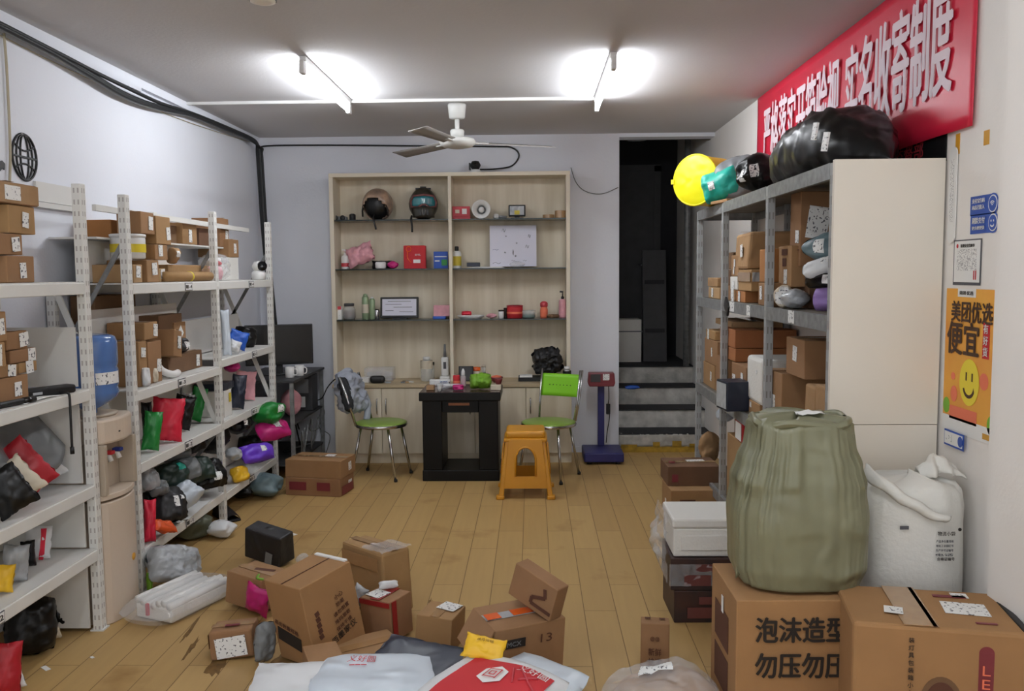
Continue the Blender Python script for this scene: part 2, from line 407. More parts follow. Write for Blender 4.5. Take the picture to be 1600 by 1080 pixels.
def bag(label, p, size, material='bag_black', kind='pillow', rz=0, lean=0, roll=0, zs=None, labels=(), group=None, name=None, cat='bag', wr=1., n=18, parts=(), tint=None):
    """size = (width, thickness, height) in the local x,y,z; centre p; lean tips the top away (negative lies on its back)"""
    g = rng(); w, t, h = size; sd = Vector((g.uniform(0, 90), g.uniform(0, 90), g.uniform(0, 90)))
    pe, k = (2.4, -.12) if kind == 'pillow' else ((3.2, .22) if kind == 'parcel' else (2.6, .62))
    amp = {'pillow': .16, 'parcel': .1, 'blob': .1}[kind]*wr
    def surf(u, v, sgn, off=0):
        pr = max(0, (1-abs(u)**pe)*(1-abs(v)**pe))**.5
        x = w/2*u*math.sqrt(max(0, 1-k*v*v)); z = h/2*v*math.sqrt(max(0, 1-k*u*u))
        q = Vector((x*6/max(w, .15), sgn*2., z*6/max(w, .15)))+sd
        nn = noise.noise(q)*.6+noise.noise(q*2.3)*.45+(1-abs(noise.noise(q*1.6+Vector((5, 5, 5))))*2)*.3
        y = sgn*(t/2*pr*(1+amp*2.2*nn)+.0012*(1 if pr > 0 else 0))
        e = noise.noise(q*1.3+Vector((9, 0, 0)))*amp*.35*min(w, h)*(.3+.7*(1-pr))
        x += e; z += noise.noise(q*1.2+Vector((0, 9, 3)))*amp*.3*min(w, h)*(.3+.7*(1-pr))
        yy = noise.noise(Vector((u*1.2, v*1.2, 0))+sd)*t*.25
        return Vector((x, y+yy+sgn*off, z))
    mb = MB()
    for sgn in (-1, 1): mb.grid(lambda a, b: surf(2*a-1, 2*b-1, sgn), n, n)
    # weld the seam
    me_name = name or {'pillow': 'mailer_bag', 'parcel': 'wrapped_parcel', 'blob': 'plastic_bag'}[kind]
    o = mb.build(me_name, material)
    import bmesh
    bm = bmesh.new(); bm.from_mesh(o.data); bmesh.ops.remove_doubles(bm, verts=bm.verts, dist=.0012); bmesh.ops.recalc_face_normals(bm, faces=bm.faces); bm.to_mesh(o.data); bm.free()
    rot = Euler((R(lean), R(roll), R(rz)), 'XYZ'); o.rotation_euler = rot; m3 = rot.to_matrix()
    loc = Vector(p)
    if zs is not None:
        loc.z = zs - min((m3 @ v.co).z for v in o.data.vertices) + .001
    o.location = loc; tag(o, label, cat, group)
    for q in labels:
        u, v, lw, lh = q[:4]; mb = MB(); du, dv = lw/w, lh/h
        mb.grid(lambda a, b: surf(u+du*(2*a-1), v+dv*(2*b-1), -1, .003), 5, 5)
        lo = mb.build(q[5] if len(q) > 5 else 'shipping_label', q[4] if len(q) > 4 else 'label', o)
    SURF[o.name] = (surf, w, h)
    return o
SURF = {}
def bag_text(o, u, v, s, su, sv, material, bold=0., rot=0, off=.006):
    surf, w, h = SURF[o.name]; vs, fs = text_mesh(s, 0); a = R(rot); mb = MB()
    pts = []
    for x, y in vs:
        X, Y = x*su, y*sv; X, Y = X*math.cos(a)-Y*math.sin(a), X*math.sin(a)+Y*math.cos(a)
        pts.append(surf(u+2*X/w, v+2*Y/h, -1, off))
    me = bpy.data.meshes.new('lettering'); me.from_pydata([tuple(q) for q in pts], [], fs); me.materials.append(M[material])
    lo = bpy.data.objects.new('lettering', me); C.objects.link(lo); lo.parent = o
    return lo
def pbag(label, px, py, wpx, hpx, t, zs=None, X=None, Y=None, Z=None, **kw):
    p = at(px, py, X, Y, Z); s = p.y/FPX
    return bag(label, p, (wpx*s, t, hpx*s), zs=zs, **kw)
# ---------------------------------------------------------------- the room
XL, XR, YB, ZC, YF = -2.396, 1.575, 7.574, 2.777, -1.0
struct(MB().box(XL-.1, YF, -.1, XR+.1, YB, 0).build('floor', 'floor'))
struct(MB().box(XL-.1, YF, ZC, XR+.1, YB, ZC+.1).build('ceiling', 'ceiling'))
struct(MB().box(XL-.1, YF, 0, XL, YB+.1, ZC).build('wall_left', 'wall'))
mb = MB().box(XR, YF, 0, XR+.1, 9.6, 3.4); struct(mb.build('wall_right', 'wall_warm'))
DX = .757                                    # left jamb of the stair opening
mb = MB().box(XL, YB, 0, DX, YB+.16, ZC).box(DX, YB, 2.745, XR, YB+.16, ZC)
struct(mb.build('wall_back', 'wall'))
# stairwell behind the opening
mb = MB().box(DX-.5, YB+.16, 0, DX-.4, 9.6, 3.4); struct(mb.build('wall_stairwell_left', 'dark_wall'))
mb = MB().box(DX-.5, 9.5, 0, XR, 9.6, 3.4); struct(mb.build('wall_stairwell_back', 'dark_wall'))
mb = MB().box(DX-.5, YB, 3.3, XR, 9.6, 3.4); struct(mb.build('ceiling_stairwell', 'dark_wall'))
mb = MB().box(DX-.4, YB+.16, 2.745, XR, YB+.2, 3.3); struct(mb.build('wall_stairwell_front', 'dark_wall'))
mb = MB(); td = MB()
for k in range(4):
    y0, z1 = YB+.002+.30*k, .167*(k+1)
    mb.box(DX, y0, 0, XR-.002, y0+.3 if k < 3 else 9.5, z1-.012)
    td.box(DX, y0-.012, z1-.012, XR-.002, y0+.3-.0125 if k < 3 else 9.5, z1)
st = struct(mb.build('stairs', 'concrete')); struct(td.build('stair_tread', 'tread_dark', st))
g = rng(); mb = MB()
mb.grid(lambda a, b: (DX+(XR-DX-.01)*a, YB-.004-.012*abs(noise.noise(Vector((a*14, b*3, 2)))), .045+.115*b+.02*noise.noise(Vector((a*17, b, 0)))*b), 40, 5)
struct(mb.build('trim_1', 'rough_plaster', st, solid=.006))
mb = MB(); tb = MB().box(DX, YB-.022, .0, XR-.01, YB-.016, .05)
for x0, x1, h in ((DX+.02, DX+.16, .07), (DX+.3, DX+.36, .09), (DX+.47, DX+.55, .1), (DX+.62, DX+.78, .075)): tb.box(x0, YB-.022, .045, x1, YB-.016, h)
struct(tb.build('trim_2', 'yellow_tape', st))
struct(MB().box(XL, 5.3, ZC-.05, XL+.035, YB, ZC).box(XL, YF, ZC-.075, XL+.035, 5.3, ZC).build('trim_ceiling_left', 'wall'))
struct(MB().box(XR-.045, YF, 0, XR, 2.9, ZC).build('wall_right_pier', 'wall_warm'))
struct(MB().box(XR-.085, YF, 0, XR-.045, 2.8, ZC).build('trim_3', 'wall_warm'))
struct(MB().box(.95-.006, YB-.012, .3, .95-.3, YB, ZC-.012).build('trim_4', 'wall')) if False else None

# ---------------------------------------------------------------- things in the stairwell
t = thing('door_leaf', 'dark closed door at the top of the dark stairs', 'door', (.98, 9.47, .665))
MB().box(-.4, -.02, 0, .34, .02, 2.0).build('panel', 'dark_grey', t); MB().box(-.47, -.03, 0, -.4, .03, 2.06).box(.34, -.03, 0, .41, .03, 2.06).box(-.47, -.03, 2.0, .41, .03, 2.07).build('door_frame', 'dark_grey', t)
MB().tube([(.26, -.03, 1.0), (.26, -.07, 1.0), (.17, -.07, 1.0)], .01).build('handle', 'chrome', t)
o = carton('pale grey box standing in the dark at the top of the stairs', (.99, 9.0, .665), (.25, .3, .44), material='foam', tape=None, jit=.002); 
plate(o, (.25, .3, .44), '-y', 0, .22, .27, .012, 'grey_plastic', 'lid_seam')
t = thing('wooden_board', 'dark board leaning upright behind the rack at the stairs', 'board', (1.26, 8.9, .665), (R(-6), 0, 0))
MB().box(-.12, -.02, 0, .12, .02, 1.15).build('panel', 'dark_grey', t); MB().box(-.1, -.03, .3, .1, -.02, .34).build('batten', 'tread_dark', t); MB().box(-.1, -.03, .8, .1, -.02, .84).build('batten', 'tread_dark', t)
o = MB().tube([(1.50, 8.45, .668), (1.50, 8.45, 3.2)], .03, 10).build('pipe', 'rack_steel'); tag(o, 'grey vertical pipe against the right wall of the stairwell', 'pipe')
pbag('crumpled blue and white plastic scrap lying on a stair step', 988, 597, 22, 8, .03, Y=8.0, zs=.501, material='bag_blue', lean=-80, name='plastic_scrap', cat='scrap')
o = MB().lathe([(.02, 0), (.1, .0), (.14, -.06), (.15, -.12), (.13, -.12), (.12, -.07), (.08, -.02), (.02, -.02)], 18).build('lamp_shade_pendant', 'bag_silver', None, (.93, 8.0, 3.02)); 
t = thing('stair_lamp', 'unlit silvery lamp under the dark stairwell ceiling', 'lamp', (.98, 8.1, 2.98)); o.parent = t; o.location = (0, 0, -.05); o.name = 'shade'
MB().tube([(0, 0, -.06), (0, 0, .318)], .012).build('rod', 'cable_black', t)

# ---------------------------------------------------------------- ceiling: lamps, conduit, fan, detector
def lamp(label, x, y0, y1, grp='fluorescent tubes on the ceiling'):
    t = thing('ceiling_lamp', label, 'lamp', (x, (y0+y1)/2, ZC), group=grp); h = (y1-y0)/2
    MB().box(-.018, -h, -.035, .018, h, -.001).build('batten', 'plastic_white', t, bevel=.004)
    MB().tube([(0, -h+.04, -.075), (0, h-.04, -.075)], .014, 12).build('tube', 'tube_glow', t)
    for s in (-1, 1):
        MB().box(-.014, s*h-.03, -.1, .014, s*h+.03, -.03).build('end_cap', 'plastic_white', t, bevel=.005)
    return t
lamp('glowing white tube lamp on the ceiling above the left shelves', -1.24, 4.78, 5.96)
lamp('glowing white tube lamp on the ceiling nearer the red banner', .447, 4.79, 6.01)
lamp('white tube lamp on the ceiling above the camera, left of the pair', -1.24, .75, 1.95)
lamp('white tube lamp on the ceiling above the camera, right of the pair', .447, .75, 1.95)
o = MB().box(XL+.036, 5.985, ZC-.02, .447, 6.01, ZC-.001).build('conduit', 'plastic_white'); tag(o, 'white cable conduit running across the ceiling from lamp to wall', 'conduit')
t = thing('ceiling_fan', 'white three-blade ceiling fan hanging between the two tube lamps', 'fan', (-.52, 6.17, ZC))
MB().lathe([(.03, -.11), (.055, -.1), (.065, -.012), (.06, -.001)], 20).build('ceiling_mount', 'fan_white', t)
MB().tube([(0, 0, -.09), (0, 0, -.26)], .016, 12).build('rod', 'fan_white', t)
MB().lathe([(.045, -.235), (.05, -.19), (.042, -.18)], 18).lathe([(.05, -.31), (.1, -.3), (.122, -.285), (.128, -.262), (.118, -.245), (.05, -.235)], 28).build('motor', 'fan_white', t)
for a in (14, 134, 254):
    mb = MB(); m = Matrix.Rotation(R(a), 4, 'Z')
    mb.grid(lambda u, v: (.15+.55*u, (v-.5)*(.085+.045*u), -.272-.01*u+(v-.5)*.026), 8, 3, m=m)
    bl = mb.build('blade', 'fan_blade', t, solid=.005); MB().box(.1, -.02, -.278, .22, .02, -.27, m=m).build('blade_bracket', 'fan_white', bl)
t = thing('smoke_detector', 'round cream smoke detector on the ceiling near the top edge', 'detector', (-1.12, 3.70, ZC))
MB().lathe([(.03, -.052), (.052, -.048), (.056, -.02), (.07, -.018), (.072, -.001)], 28).build('base', 'panel_cream', t)
mb = MB()
for k in range(14):
    a = 2*math.pi*k/14; mb.box(.0535, -.004, -.045, .0565, .004, -.024, Matrix.Rotation(a, 4, 'Z'))
mb.build('vent_slots', 'grey_plastic', t)
struct(MB().box(-1.33, 3.64, ZC-.0015, -1.2, 3.7, ZC).build('trim_5', 'cord_tan'))

# ---------------------------------------------------------------- cables
def wallpts(pts, X=None, Y=None): return [at(a, b, X=X, Y=Y) for a, b in pts]
def smooth(pts, k=6):
    out = []; n = len(pts)
    for i in range(n-1):
        p0, p1, p2, p3 = pts[max(i-1, 0)], pts[i], pts[i+1], pts[min(i+2, n-1)]
        for j in range(k):
            s = j/k; out.append(.5*((2*p1)+(p2-p0)*s+(2*p0-5*p1+4*p2-p3)*s*s+(3*p1-p0-3*p2+p3)*s**3))
    return out+[pts[-1]]
t = thing('cable_bundle', 'bundle of black cables slung along the left wall below the ceiling', 'cable')
px = [(-40, 20), (0, 38), (85, 82), (145, 118), (200, 150), (250, 167), (300, 178), (350, 198), (388, 214)]
px2 = [(-40, 18), (0, 36), (85, 79), (145, 110), (200, 137), (250, 160), (300, 176), (350, 196), (388, 213)]
px3 = [(-40, 24), (0, 42), (85, 86), (145, 121), (190, 148), (240, 167), (300, 180), (350, 200), (388, 216)]
down = [(404, 238), (407, 280), (411, 345), (416, 400), (420, 438), (428, 520)]
for k, q in enumerate((px, px2, px3, px)):
    pts = wallpts([(a, b+k*.8) for a, b in q], X=XL+.058+.012*(k % 2))
    pts += [at(401+k*1.5, 224+2*k, Y=YB-.17)] + wallpts([(a+(k-1.5)*2.2+1.5, b) for a, b in down], Y=YB-.16-.008*(k % 2))
    MB().tube(smooth(pts, 5), .011 if k else .015, 7).build('cable', 'cable_black' if k != 2 else 'cable_grey', t)
o = MB().tube(smooth([at(409, 246, Y=YB-.02), at(411, 234, Y=YB-.02), at(418, 228, Y=YB-.012), at(520, 227, Y=YB-.012), at(640, 228, Y=YB-.012), at(770, 229, Y=YB-.012), at(800, 231, Y=YB-.012), at(811, 243, Y=YB-.012), at(800, 259, Y=YB-.014), at(775, 264, Y=YB-.06), at(750, 265, Y=YB-.1)], 6), .007, 6).build('cable', 'cable_black'); tag(o, 'thin black cable along the top of the back wall, dropping to the camera', 'cable')
o = MB().tube(smooth([at(892, 262, Y=YB-.01), at(900, 285, Y=YB-.01), at(915, 299, Y=YB-.01), at(940, 303, Y=YB-.01), at(966, 293, Y=YB-.01)], 6), .0035, 5).build('wire', 'cable_grey'); tag(o, 'thin wire drooping from the cabinet top to the stair opening', 'wire')
o = MB().tube(smooth([at(6, 52, X=XL+.01), at(10, 100, X=XL+.012), at(14, 180, X=XL+.012), at(16, 240, X=XL+.012), at(15, 290, X=XL+.015)], 5), .006, 6).build('cord', 'cord_tan'); tag(o, 'tan cord hanging down the left wall beside the globe ornament', 'cord')
o = MB().tube(smooth([at(0, 55, X=XL+.008), at(100, 105, X=XL+.008), at(270, 182, X=XL+.008), at(390, 222, X=XL+.008)], 5), .003, 5).build('wire', 'cord_tan'); tag(o, 'thin tan wire stapled below the black cables on the left wall', 'wire')

# ---------------------------------------------------------------- left wall ornaments
t = thing('globe_ornament', 'black wire globe ornament fixed on the left wall', 'ornament', (XL+.004, 4.085, 2.153))
def ell(ry, rz, y0=0, z0=0, a0=0, a1=360, n=32): return [(0, y0+ry*math.cos(R(a0+(a1-a0)*i/n)), z0+rz*math.sin(R(a0+(a1-a0)*i/n))) for i in range(n+(a1-a0 < 360))]
MB().tube(ell(.098, .108), .006, 6, closed=True).build('rim', 'black', t)
for k in (.33, .66): MB().tube(ell(.098*k, .104), .0045, 6, closed=True).build('meridian', 'black', t)
MB().bar((0, -.096, 0), (0, .096, 0), .009).build('equator', 'black', t)
MB().tube([(0, -.085+.17*i/12, .06-.03*math.sin(math.pi*i/12)) for i in range(13)], .0045, 6).build('parallel', 'black', t)
MB().tube([(0, -.085+.17*i/12, -.06+.03*math.sin(math.pi*i/12)) for i in range(13)], .0045, 6).build('parallel', 'black', t)
mb = MB(); mb.prism([(-.05, -.02), (.0, -.03), (.02, -.012), (.035, -.02), (.04, .008), (.02, .02), (.0, .014), (-.05, .03)], -.003, .003, Matrix.Rotation(R(90), 4, 'Z'))
o = mb.build('wall_ornament', 'black', None, (XL+.004, 3.885, 2.095)); tag(o, 'black cut-out ornament at the left photo edge before the globe', 'ornament')

# ---------------------------------------------------------------- left racks
def rack(label, posts, bays, xf, xb, top):
    """bays: list of (y0,y1,[(z, tag)...])"""
    t = thing('shelving_rack', label, 'rack', (xf, posts[0], 0)); ox, oy = xf, posts[0]
    for y in posts:
        for x in (xf-.02, xb+.02):
            MB().box(-.02, -.022, 0, .02, .022, top if x == xf-.02 or y != 4.21 else 1.5).build('post', 'post_white', t, (x-ox, y-oy, 0), bevel=.003)
            MB().box(-.03, -.03, 0, .03, .03, .006).build('foot', 'rack_white', t, (x-ox, y-oy, 0))
        for z0, z1, th, m_ in (((1.18, 1.74, .022, 'rack_steel'), (1.52, .65, .03, 'rack_white'), (.2, .6, .022, 'rack_steel')) if len(posts) > 2 else ()):
            MB().bar((xb+.04-ox, y-oy, z0), (xf-.04-ox, y-oy, z1), .01, th).build('brace', m_, t)
    for y0, y1, lv in bays:
        for z, tg in lv:
            MB().box(xf-.03-ox, y0+.022-oy, z-.055, xf-ox, y1-.022-oy, z-.004).build('beam', 'rack_white', t, bevel=.004)
            MB().box(xb-ox, y0+.022-oy, z-.055, xb+.03-ox, y1-.022-oy, z-.004).build('beam', 'rack_white', t)
            MB().box(xb+.005-ox, y0+.023-oy, z-.006, xf-.004-ox, y1-.023-oy, z).build('shelf_board', 'board_white', t)
            if tg:
                ym, ss = tg[1], tg[0]
                lb = MB().box(xf-ox, ym-.052-oy, z-.05, xf+.003-ox, ym+.052-oy, z-.006).build('shelf_tag', 'ink_grey', t)
                MB().box(xf+.003-ox, ym-.048-oy, z-.046, xf+.0038-ox, ym+.048-oy, z-.01).build('tag_face', 'paper', lb)
                lettering(lb, (xf+.0045-ox, ym+.012-oy, z-.028), (1, 0, 0), (0, 1, 0), tg[0], .058, .02, 'ink', .02)
                lettering(lb, (xf+.0045-ox, ym-.034-oy, z-.028), (1, 0, 0), (0, 1, 0), '▦', .02, .02, 'ink', .01)
    return t
XB = XL+.01
XA, XF2 = -1.945, -1.97
BAY1 = [(1.567, ('2-1', 2.96)), (1.10, ('2-3', 2.93)), (.67, ('2-2', 2.97)), (.38, ('1-2', 2.98)), (2.0, None)][:4]
rk1 = rack('white boltless parcel rack nearest the camera on the left', [2.55, 3.745], [(2.55, 3.745, BAY1)], XA, XB, 1.99)
rk2 = rack('white two-bay parcel rack between water dispenser and desk', [4.21, 5.385, 6.52],
           [(4.21, 5.385, [(1.555, ('1-4', 4.92)), (1.02, ('1-3', 4.77)), (.655, ('1-2', 4.83)), (.215, ('1-1', 4.8))]),
            (5.385, 6.52, [(1.555, ('3-4', 6.03)), (1.06, ('3-3', 6.05)), (.66, ('3-2', 6.0)), (.2, ('3-1', 5.9))])], XF2, XB, 1.985)
def rpart(t, name, m, b, o0):
    mb = MB().box(*b); 
    for v in mb.v: v -= Vector(o0)
    return mb.build(name, m, t)
o1, o2 = (XA, 2.55, 0), (XF2, 4.21, 0)
for z0, z1 in ((1.575, 1.92), (1.11, 1.52), (.68, 1.02), (.39, .62)): rpart(rk1, 'backboard', 'board_white', (XB+.035, 2.58, z0, XB+.047, 3.72, z1), o1)
for y0, y1, zz in ((4.24, 5.36, ((1.56, 1.77), (1.03, 1.42), (.665, .97), (.225, .6))), (5.41, 6.49, ((1.07, 1.30), (.67, .93), (.21, .6)))):
    for z0, z1 in zz: rpart(rk2, 'backboard', 'board_white', (XB+.15, y0, z0, XB+.16, y1, z1), o2)
rpart(rk2, 'upper_shelf', 'board_white', (XB+.0, 4.24, 1.775, XB+.24, 6.0, 1.785), o2)
MB().bar((XB+.25-XF2, 0, 1.925), (XB+.25-XF2, 6.5-4.21, 1.925), .02, .03).build('top_rail', 'rack_white', rk2)
for z0, z1 in ((.02, .32), (.39, .61), (.68, 1.03), (1.11, 1.37)): rpart(rk1, 'side_panel', 'board_white', (XB+.03, 3.702, z0, XA-.045, 3.712, z1), o1)
wb = MB().box(XL+.002, 4.15, 1.955, XL+.014, 4.58, 2.05).build('white_board', 'board_white'); tag(wb, 'white board fixed on the left wall behind the tall rack post', 'board')
wb = MB().box(XL+.002, 4.0, 1.925, XL+.03, 4.58, 1.95).build('ledge_board', 'board_white'); tag(wb, 'narrow white ledge on the left wall under the white board', 'ledge')

# ---------------------------------------------------------------- right rack
XR0, XR1 = 1.15, XR-.012
LVR = (2.0, 1.41, .81, .21)
rr = thing('shelving_rack', 'grey steel rack along the right wall behind cream end panel', 'rack', (XR0, 3.36, 0)); oo = (XR0, 3.36, 0)
for y in (3.385, 4.30, 5.29, 6.08):
    for x in (XR0+.019, XR1-.019):
        MB().box(-.019, -.019, 0, .019, .019, 2.0).build('post', 'post_steel', rr, (x-XR0, y-3.36, 0), bevel=.003)
for z in LVR:
    rpart(rr, 'shelf_board', 'rack_deck', (XR0+.02, 3.405, z-.012, XR1-.005, 6.06, z), oo)
    for ya, yb in ((3.404, 4.281), (4.319, 5.271), (5.309, 6.061)):
        rpart(rr, 'beam', 'rack_steel', (XR0, ya, z-.06, XR0+.02, yb, z+.002), oo)
    rpart(rr, 'beam', 'rack_steel', (XR1-.02, 3.404, z-.06, XR1, 6.061, z-.013), oo)
    rpart(rr, 'beam', 'rack_steel', (XR0+.038, 6.07, z-.06, XR1-.038, 6.09, z), oo)
rpart(rr, 'end_panel', 'panel_cream', (XR0-.002, 3.343, 0, XR1, 3.365, .99), oo)
rpart(rr, 'end_panel', 'panel_cream', (XR0-.002, 3.343, .993, XR1, 3.365, 2.008), oo)
for y, z, wd in ((5.0, 1.385, .11), (4.62, 1.38, .07), (3.86, 1.385, .08)):
    o = MB().box(-.003, -wd/2, -.028, 0, wd/2, .028).build('shelf_label', 'label', rr, (-.001, y-3.36, z))
tag(MB().box(-.006, -.05, -.035, .006, .05, .03).build('clip', 'black', None, (XR0-.008, 5.1, 1.385), (R(35), 0, 0)), 'black clip hooked on the right rack middle shelf edge', 'clip')
# ---------------------------------------------------------------- red banner, posters and stickers on the right wall
bn = thing('banner', 'red cloth banner with white characters along the right wall', 'banner', (XR-.006, 4.63, 2.43))
def bfn(a, b):
    y = 1.485-2.97*a; z = -.34+.005+.676*b
    return (-.006+.004*math.sin(a*40+b*3)*noise.noise(Vector((a*6, b*3, 1)))-.012*(1-b)**2*abs(math.sin(a*9)), y, z)
MB().grid(bfn, 80, 14).build('cloth', 'banner_red', bn, solid=.002)
lettering(bn, (-.02, .56, .04), (-1, 0, 0), (0, -1, 0), '严格落实开箱验视', 1.42, .4, 'white_letters', .016)
lettering(bn, (-.02, -.79, .03), (-1, 0, 0), (0, -1, 0), '实名收寄制度', 1.09, .42, 'white_letters', .016)
o = MB().box(-.004, -.34, -.2, 0, .34, 0).build('notice_strip', 'black', None, (XR-.001, 3.7, 2.2)); tag(o, 'black strip with faded red characters under the red banner', 'sign')
lettering(o, (-.0055, 0, -.14), (-1, 0, 0), (0, -1, 0), '(监督部', .3, .085, 'rose', .01)
for (px, py, w_, h_) in ((1497, 225, .03, .075), (1542, 215, .035, .05)):
    p = at(px, py, X=XR); tag(MB().box(-.002, -w_/2, -h_/2, 0, w_/2, h_/2).build('tape_patch', 'gold', None, p), 'ochre tape patch on the right wall %s' % ('just below the banner by the panel' if px < 1520 else 'below the banner corner, nearer the camera'), 'tape')
t = thing('wall_strip', 'narrow white printed strip on the right wall beside the panel', 'sign', at(1491, 305, X=XR))
mb = MB(); mb.prism([(.028*math.cos(R(a)), .15+.028*math.sin(R(a))) for a in range(0, 181, 20)]+[(.028*math.cos(R(a)), -.15+.028*math.sin(R(a))) for a in range(180, 361, 20)], -.004, 0, Matrix.Rotation(R(-90), 4, 'Z')); mb.build('backing', 'plastic_white', t, (-.004, 0, 0))
MB().box(-.0095, -.01, -.1, -.0085, .014, .13).build('print', 'fine_print', t)
# orange poster
p0, p1 = at(1478, 452, X=XR), at(1563, 452, X=XR); PW = 3.32-2.935; PH = 1.518-.985
t = thing('poster', 'orange supermarket poster with smiling yellow face on the right wall', 'poster', (XR-.002, 3.128, 1.252))
def wp(o, name, m, pts, off, par=None):      # flat shape on the poster: pts in (u right, v up) metres
    mb = MB(); n = len(pts); vs = [(-off, -u, v) for u, v in pts]+[(-off-.0006, -u, v) for u, v in pts]
    mb.add(vs, [tuple(range(n)), tuple(range(n, 2*n))[::-1]]+[(i, (i+1) % n, (i+1) % n+n, i+n) for i in range(n)])
    return mb.build(name, m, par or t)
def rect(u, v, w_, h_): return [(u-w_/2, v-h_/2), (u+w_/2, v-h_/2), (u+w_/2, v+h_/2), (u-w_/2, v+h_/2)]
def circ(u, v, a, b, n=24, r0=0, r1=360): return [(u+a*math.cos(R(r0+(r1-r0)*i/n)), v+b*math.sin(R(r0+(r1-r0)*i/n))) for i in range(n)]
wp(t, 'sheet', 'poster_orange', rect(0, 0, PW, PH), .0)
wp(t, 'header_panel', 'paper', rect(-.04, PH/2-.015, .13, .03), .001); lettering(t, (-.003, .04, PH/2-.015), (-1, 0, 0), (0, -1, 0), '美团·优选', .1, .014, 'ink', .01)
lettering(t, (-.003, -.005+.005, PH/2-.083), (-1, 0, 0), (0, -1, 0), '美团优选', .29, .075, 'poster_brown', .03)
lettering(t, (-.003, .055, .085), (-1, 0, 0), (0, -1, 0), '便宜', .23, .12, 'poster_brown', .03)
wp(t, 'slogan_panel', 'ink_red', rect(.105, .088, .045, .125), .001); 
for k, ch in enumerate('有好货'): lettering(t, (-.003, -.105, .13-.04*k), (-1, 0, 0), (0, -1, 0), ch, .03, .032, 'paper', .01)
wp(t, 'fruit', 'peach', circ(.1, -.055, .03, .03), .001); wp(t, 'fruit', 'peach', circ(-.12, -.06, .016, .014), .001)
wp(t, 'fruit', 'leaf_green', circ(.16, -.2, .03, .035), .001); wp(t, 'fruit', 'leaf_green', circ(-.165, -.175, .025, .03), .001)
wp(t, 'fruit', 'peach', circ(-.11, -.125, .025, .03), .0012); wp(t, 'crate', 'peach', rect(-.04, -.195, .2, .05), .001)
wp(t, 'face', 'smile_yellow', circ(0, -.07, .07, .085), .0018)
for u in (-.02, .022): wp(t, 'eye', 'poster_brown', rect(u, -.05, .009, .03), .0026)
wp(t, 'mouth', 'poster_brown', circ(0, -.088, .042, .04, 14, 190, 350)+circ(0, -.08, .034, .036, 14, 350, 190), .0026)
wp(t, 'footer', 'paper', rect(0, -PH/2+.028, PW, .056), .001)
wp(t, 'footer_patch', 'gold', rect(.13, -PH/2+.022, .05, .02), .002)
q = thing('wall_sticker', 'white rounded tag sticker across the lower corner of the orange poster', 'sticker', at(1491, 687, X=XR-.012))
wp(q, 'backing', 'sticker_blue', rect(0, 0, .15, .06), .001, q); wp(q, 'face', 'paper', rect(-.003, 0, .135, .046), .002, q); wp(q, 'seal', 'sticker_blue', circ(.05, 0, .018, .02), .003, q)
MB().box(-.0042, .015, -.014, -.0034, .055, .014).build('print', 'label', q)
# framed notice
t = thing('notice_sheet', 'grey-edged paper notice above the orange poster', 'notice', at(1511, 410, X=XR-.002))
wp(t, 'backing', 'ink_grey', rect(0, 0, .2, .165), .0); wp(t, 'sheet', 'paper', rect(0, .003, .185, .15), .001)
lettering(t, (-.003, -.005, .06), (-1, 0, 0), (0, -1, 0), '寄递安全告知书', .1, .012, 'ink', .01)
MB().box(-.0028, -.07, -.03, -.002, .07, .048).build('print', 'fine_print', t)
wp(t, 'seal', 'ink_red', circ(-.07, .06, .007, .008), .002)
for u in (.055, .068): wp(t, 'figure', 'ink_red', rect(u, -.045, .007, .035), .002)
# two blue stickers
for k, (py, lab) in enumerate(((320, 'blue sticker with signal disc, upper of the pair on right wall'), (349, 'blue sticker with smiling disc, lower of the pair on right wall'))):
    t = thing('wall_sticker', lab, 'sticker', at(1538, py, X=XR-.002), group='blue stickers on the right wall')
    wp(t, 'backing', 'sticker_blue', rect(-.02, 0, .15, .068), .0); wp(t, 'disc', 'sticker_blue', circ(.06, 0, .036, .036), .001)
    wp(t, 'disc_ring', 'paper', circ(.06, 0, .029, .03), .002); wp(t, 'disc_face', 'sticker_blue', circ(.06, 0, .025, .026), .003)
    if k == 0:
        lettering(t, (-.003, .035, .017), (-1, 0, 0), (0, -1, 0), '支付宝扫码', .085, .016, 'paper', .01); lettering(t, (-.003, .035, -.006), (-1, 0, 0), (0, -1, 0), '本店已接入', .085, .016, 'paper', .01)
        for rr_ in (.006, .012, .018): wp(t, 'signal_arc', 'paper', circ(.06, -.008, rr_, rr_, 10, 40, 140)+circ(.06, -.008, rr_-.003, rr_-.003, 10, 140, 40), .004)
    else:
        lettering(t, (-.003, .035, .012), (-1, 0, 0), (0, -1, 0), '刷脸支付', .085, .022, 'paper', .01); lettering(t, (-.003, .035, -.014), (-1, 0, 0), (0, -1, 0), '更方便更快', .085, .013, 'paper', .01)
        for u in (-.008, .008): wp(t, 'eye', 'paper', circ(.06+u, .006, .003, .004, 10), .004)
        wp(t, 'mouth', 'paper', circ(.06, -.004, .014, .012, 10, 200, 340)+circ(.06, -.001, .011, .01, 10, 340, 200), .004)

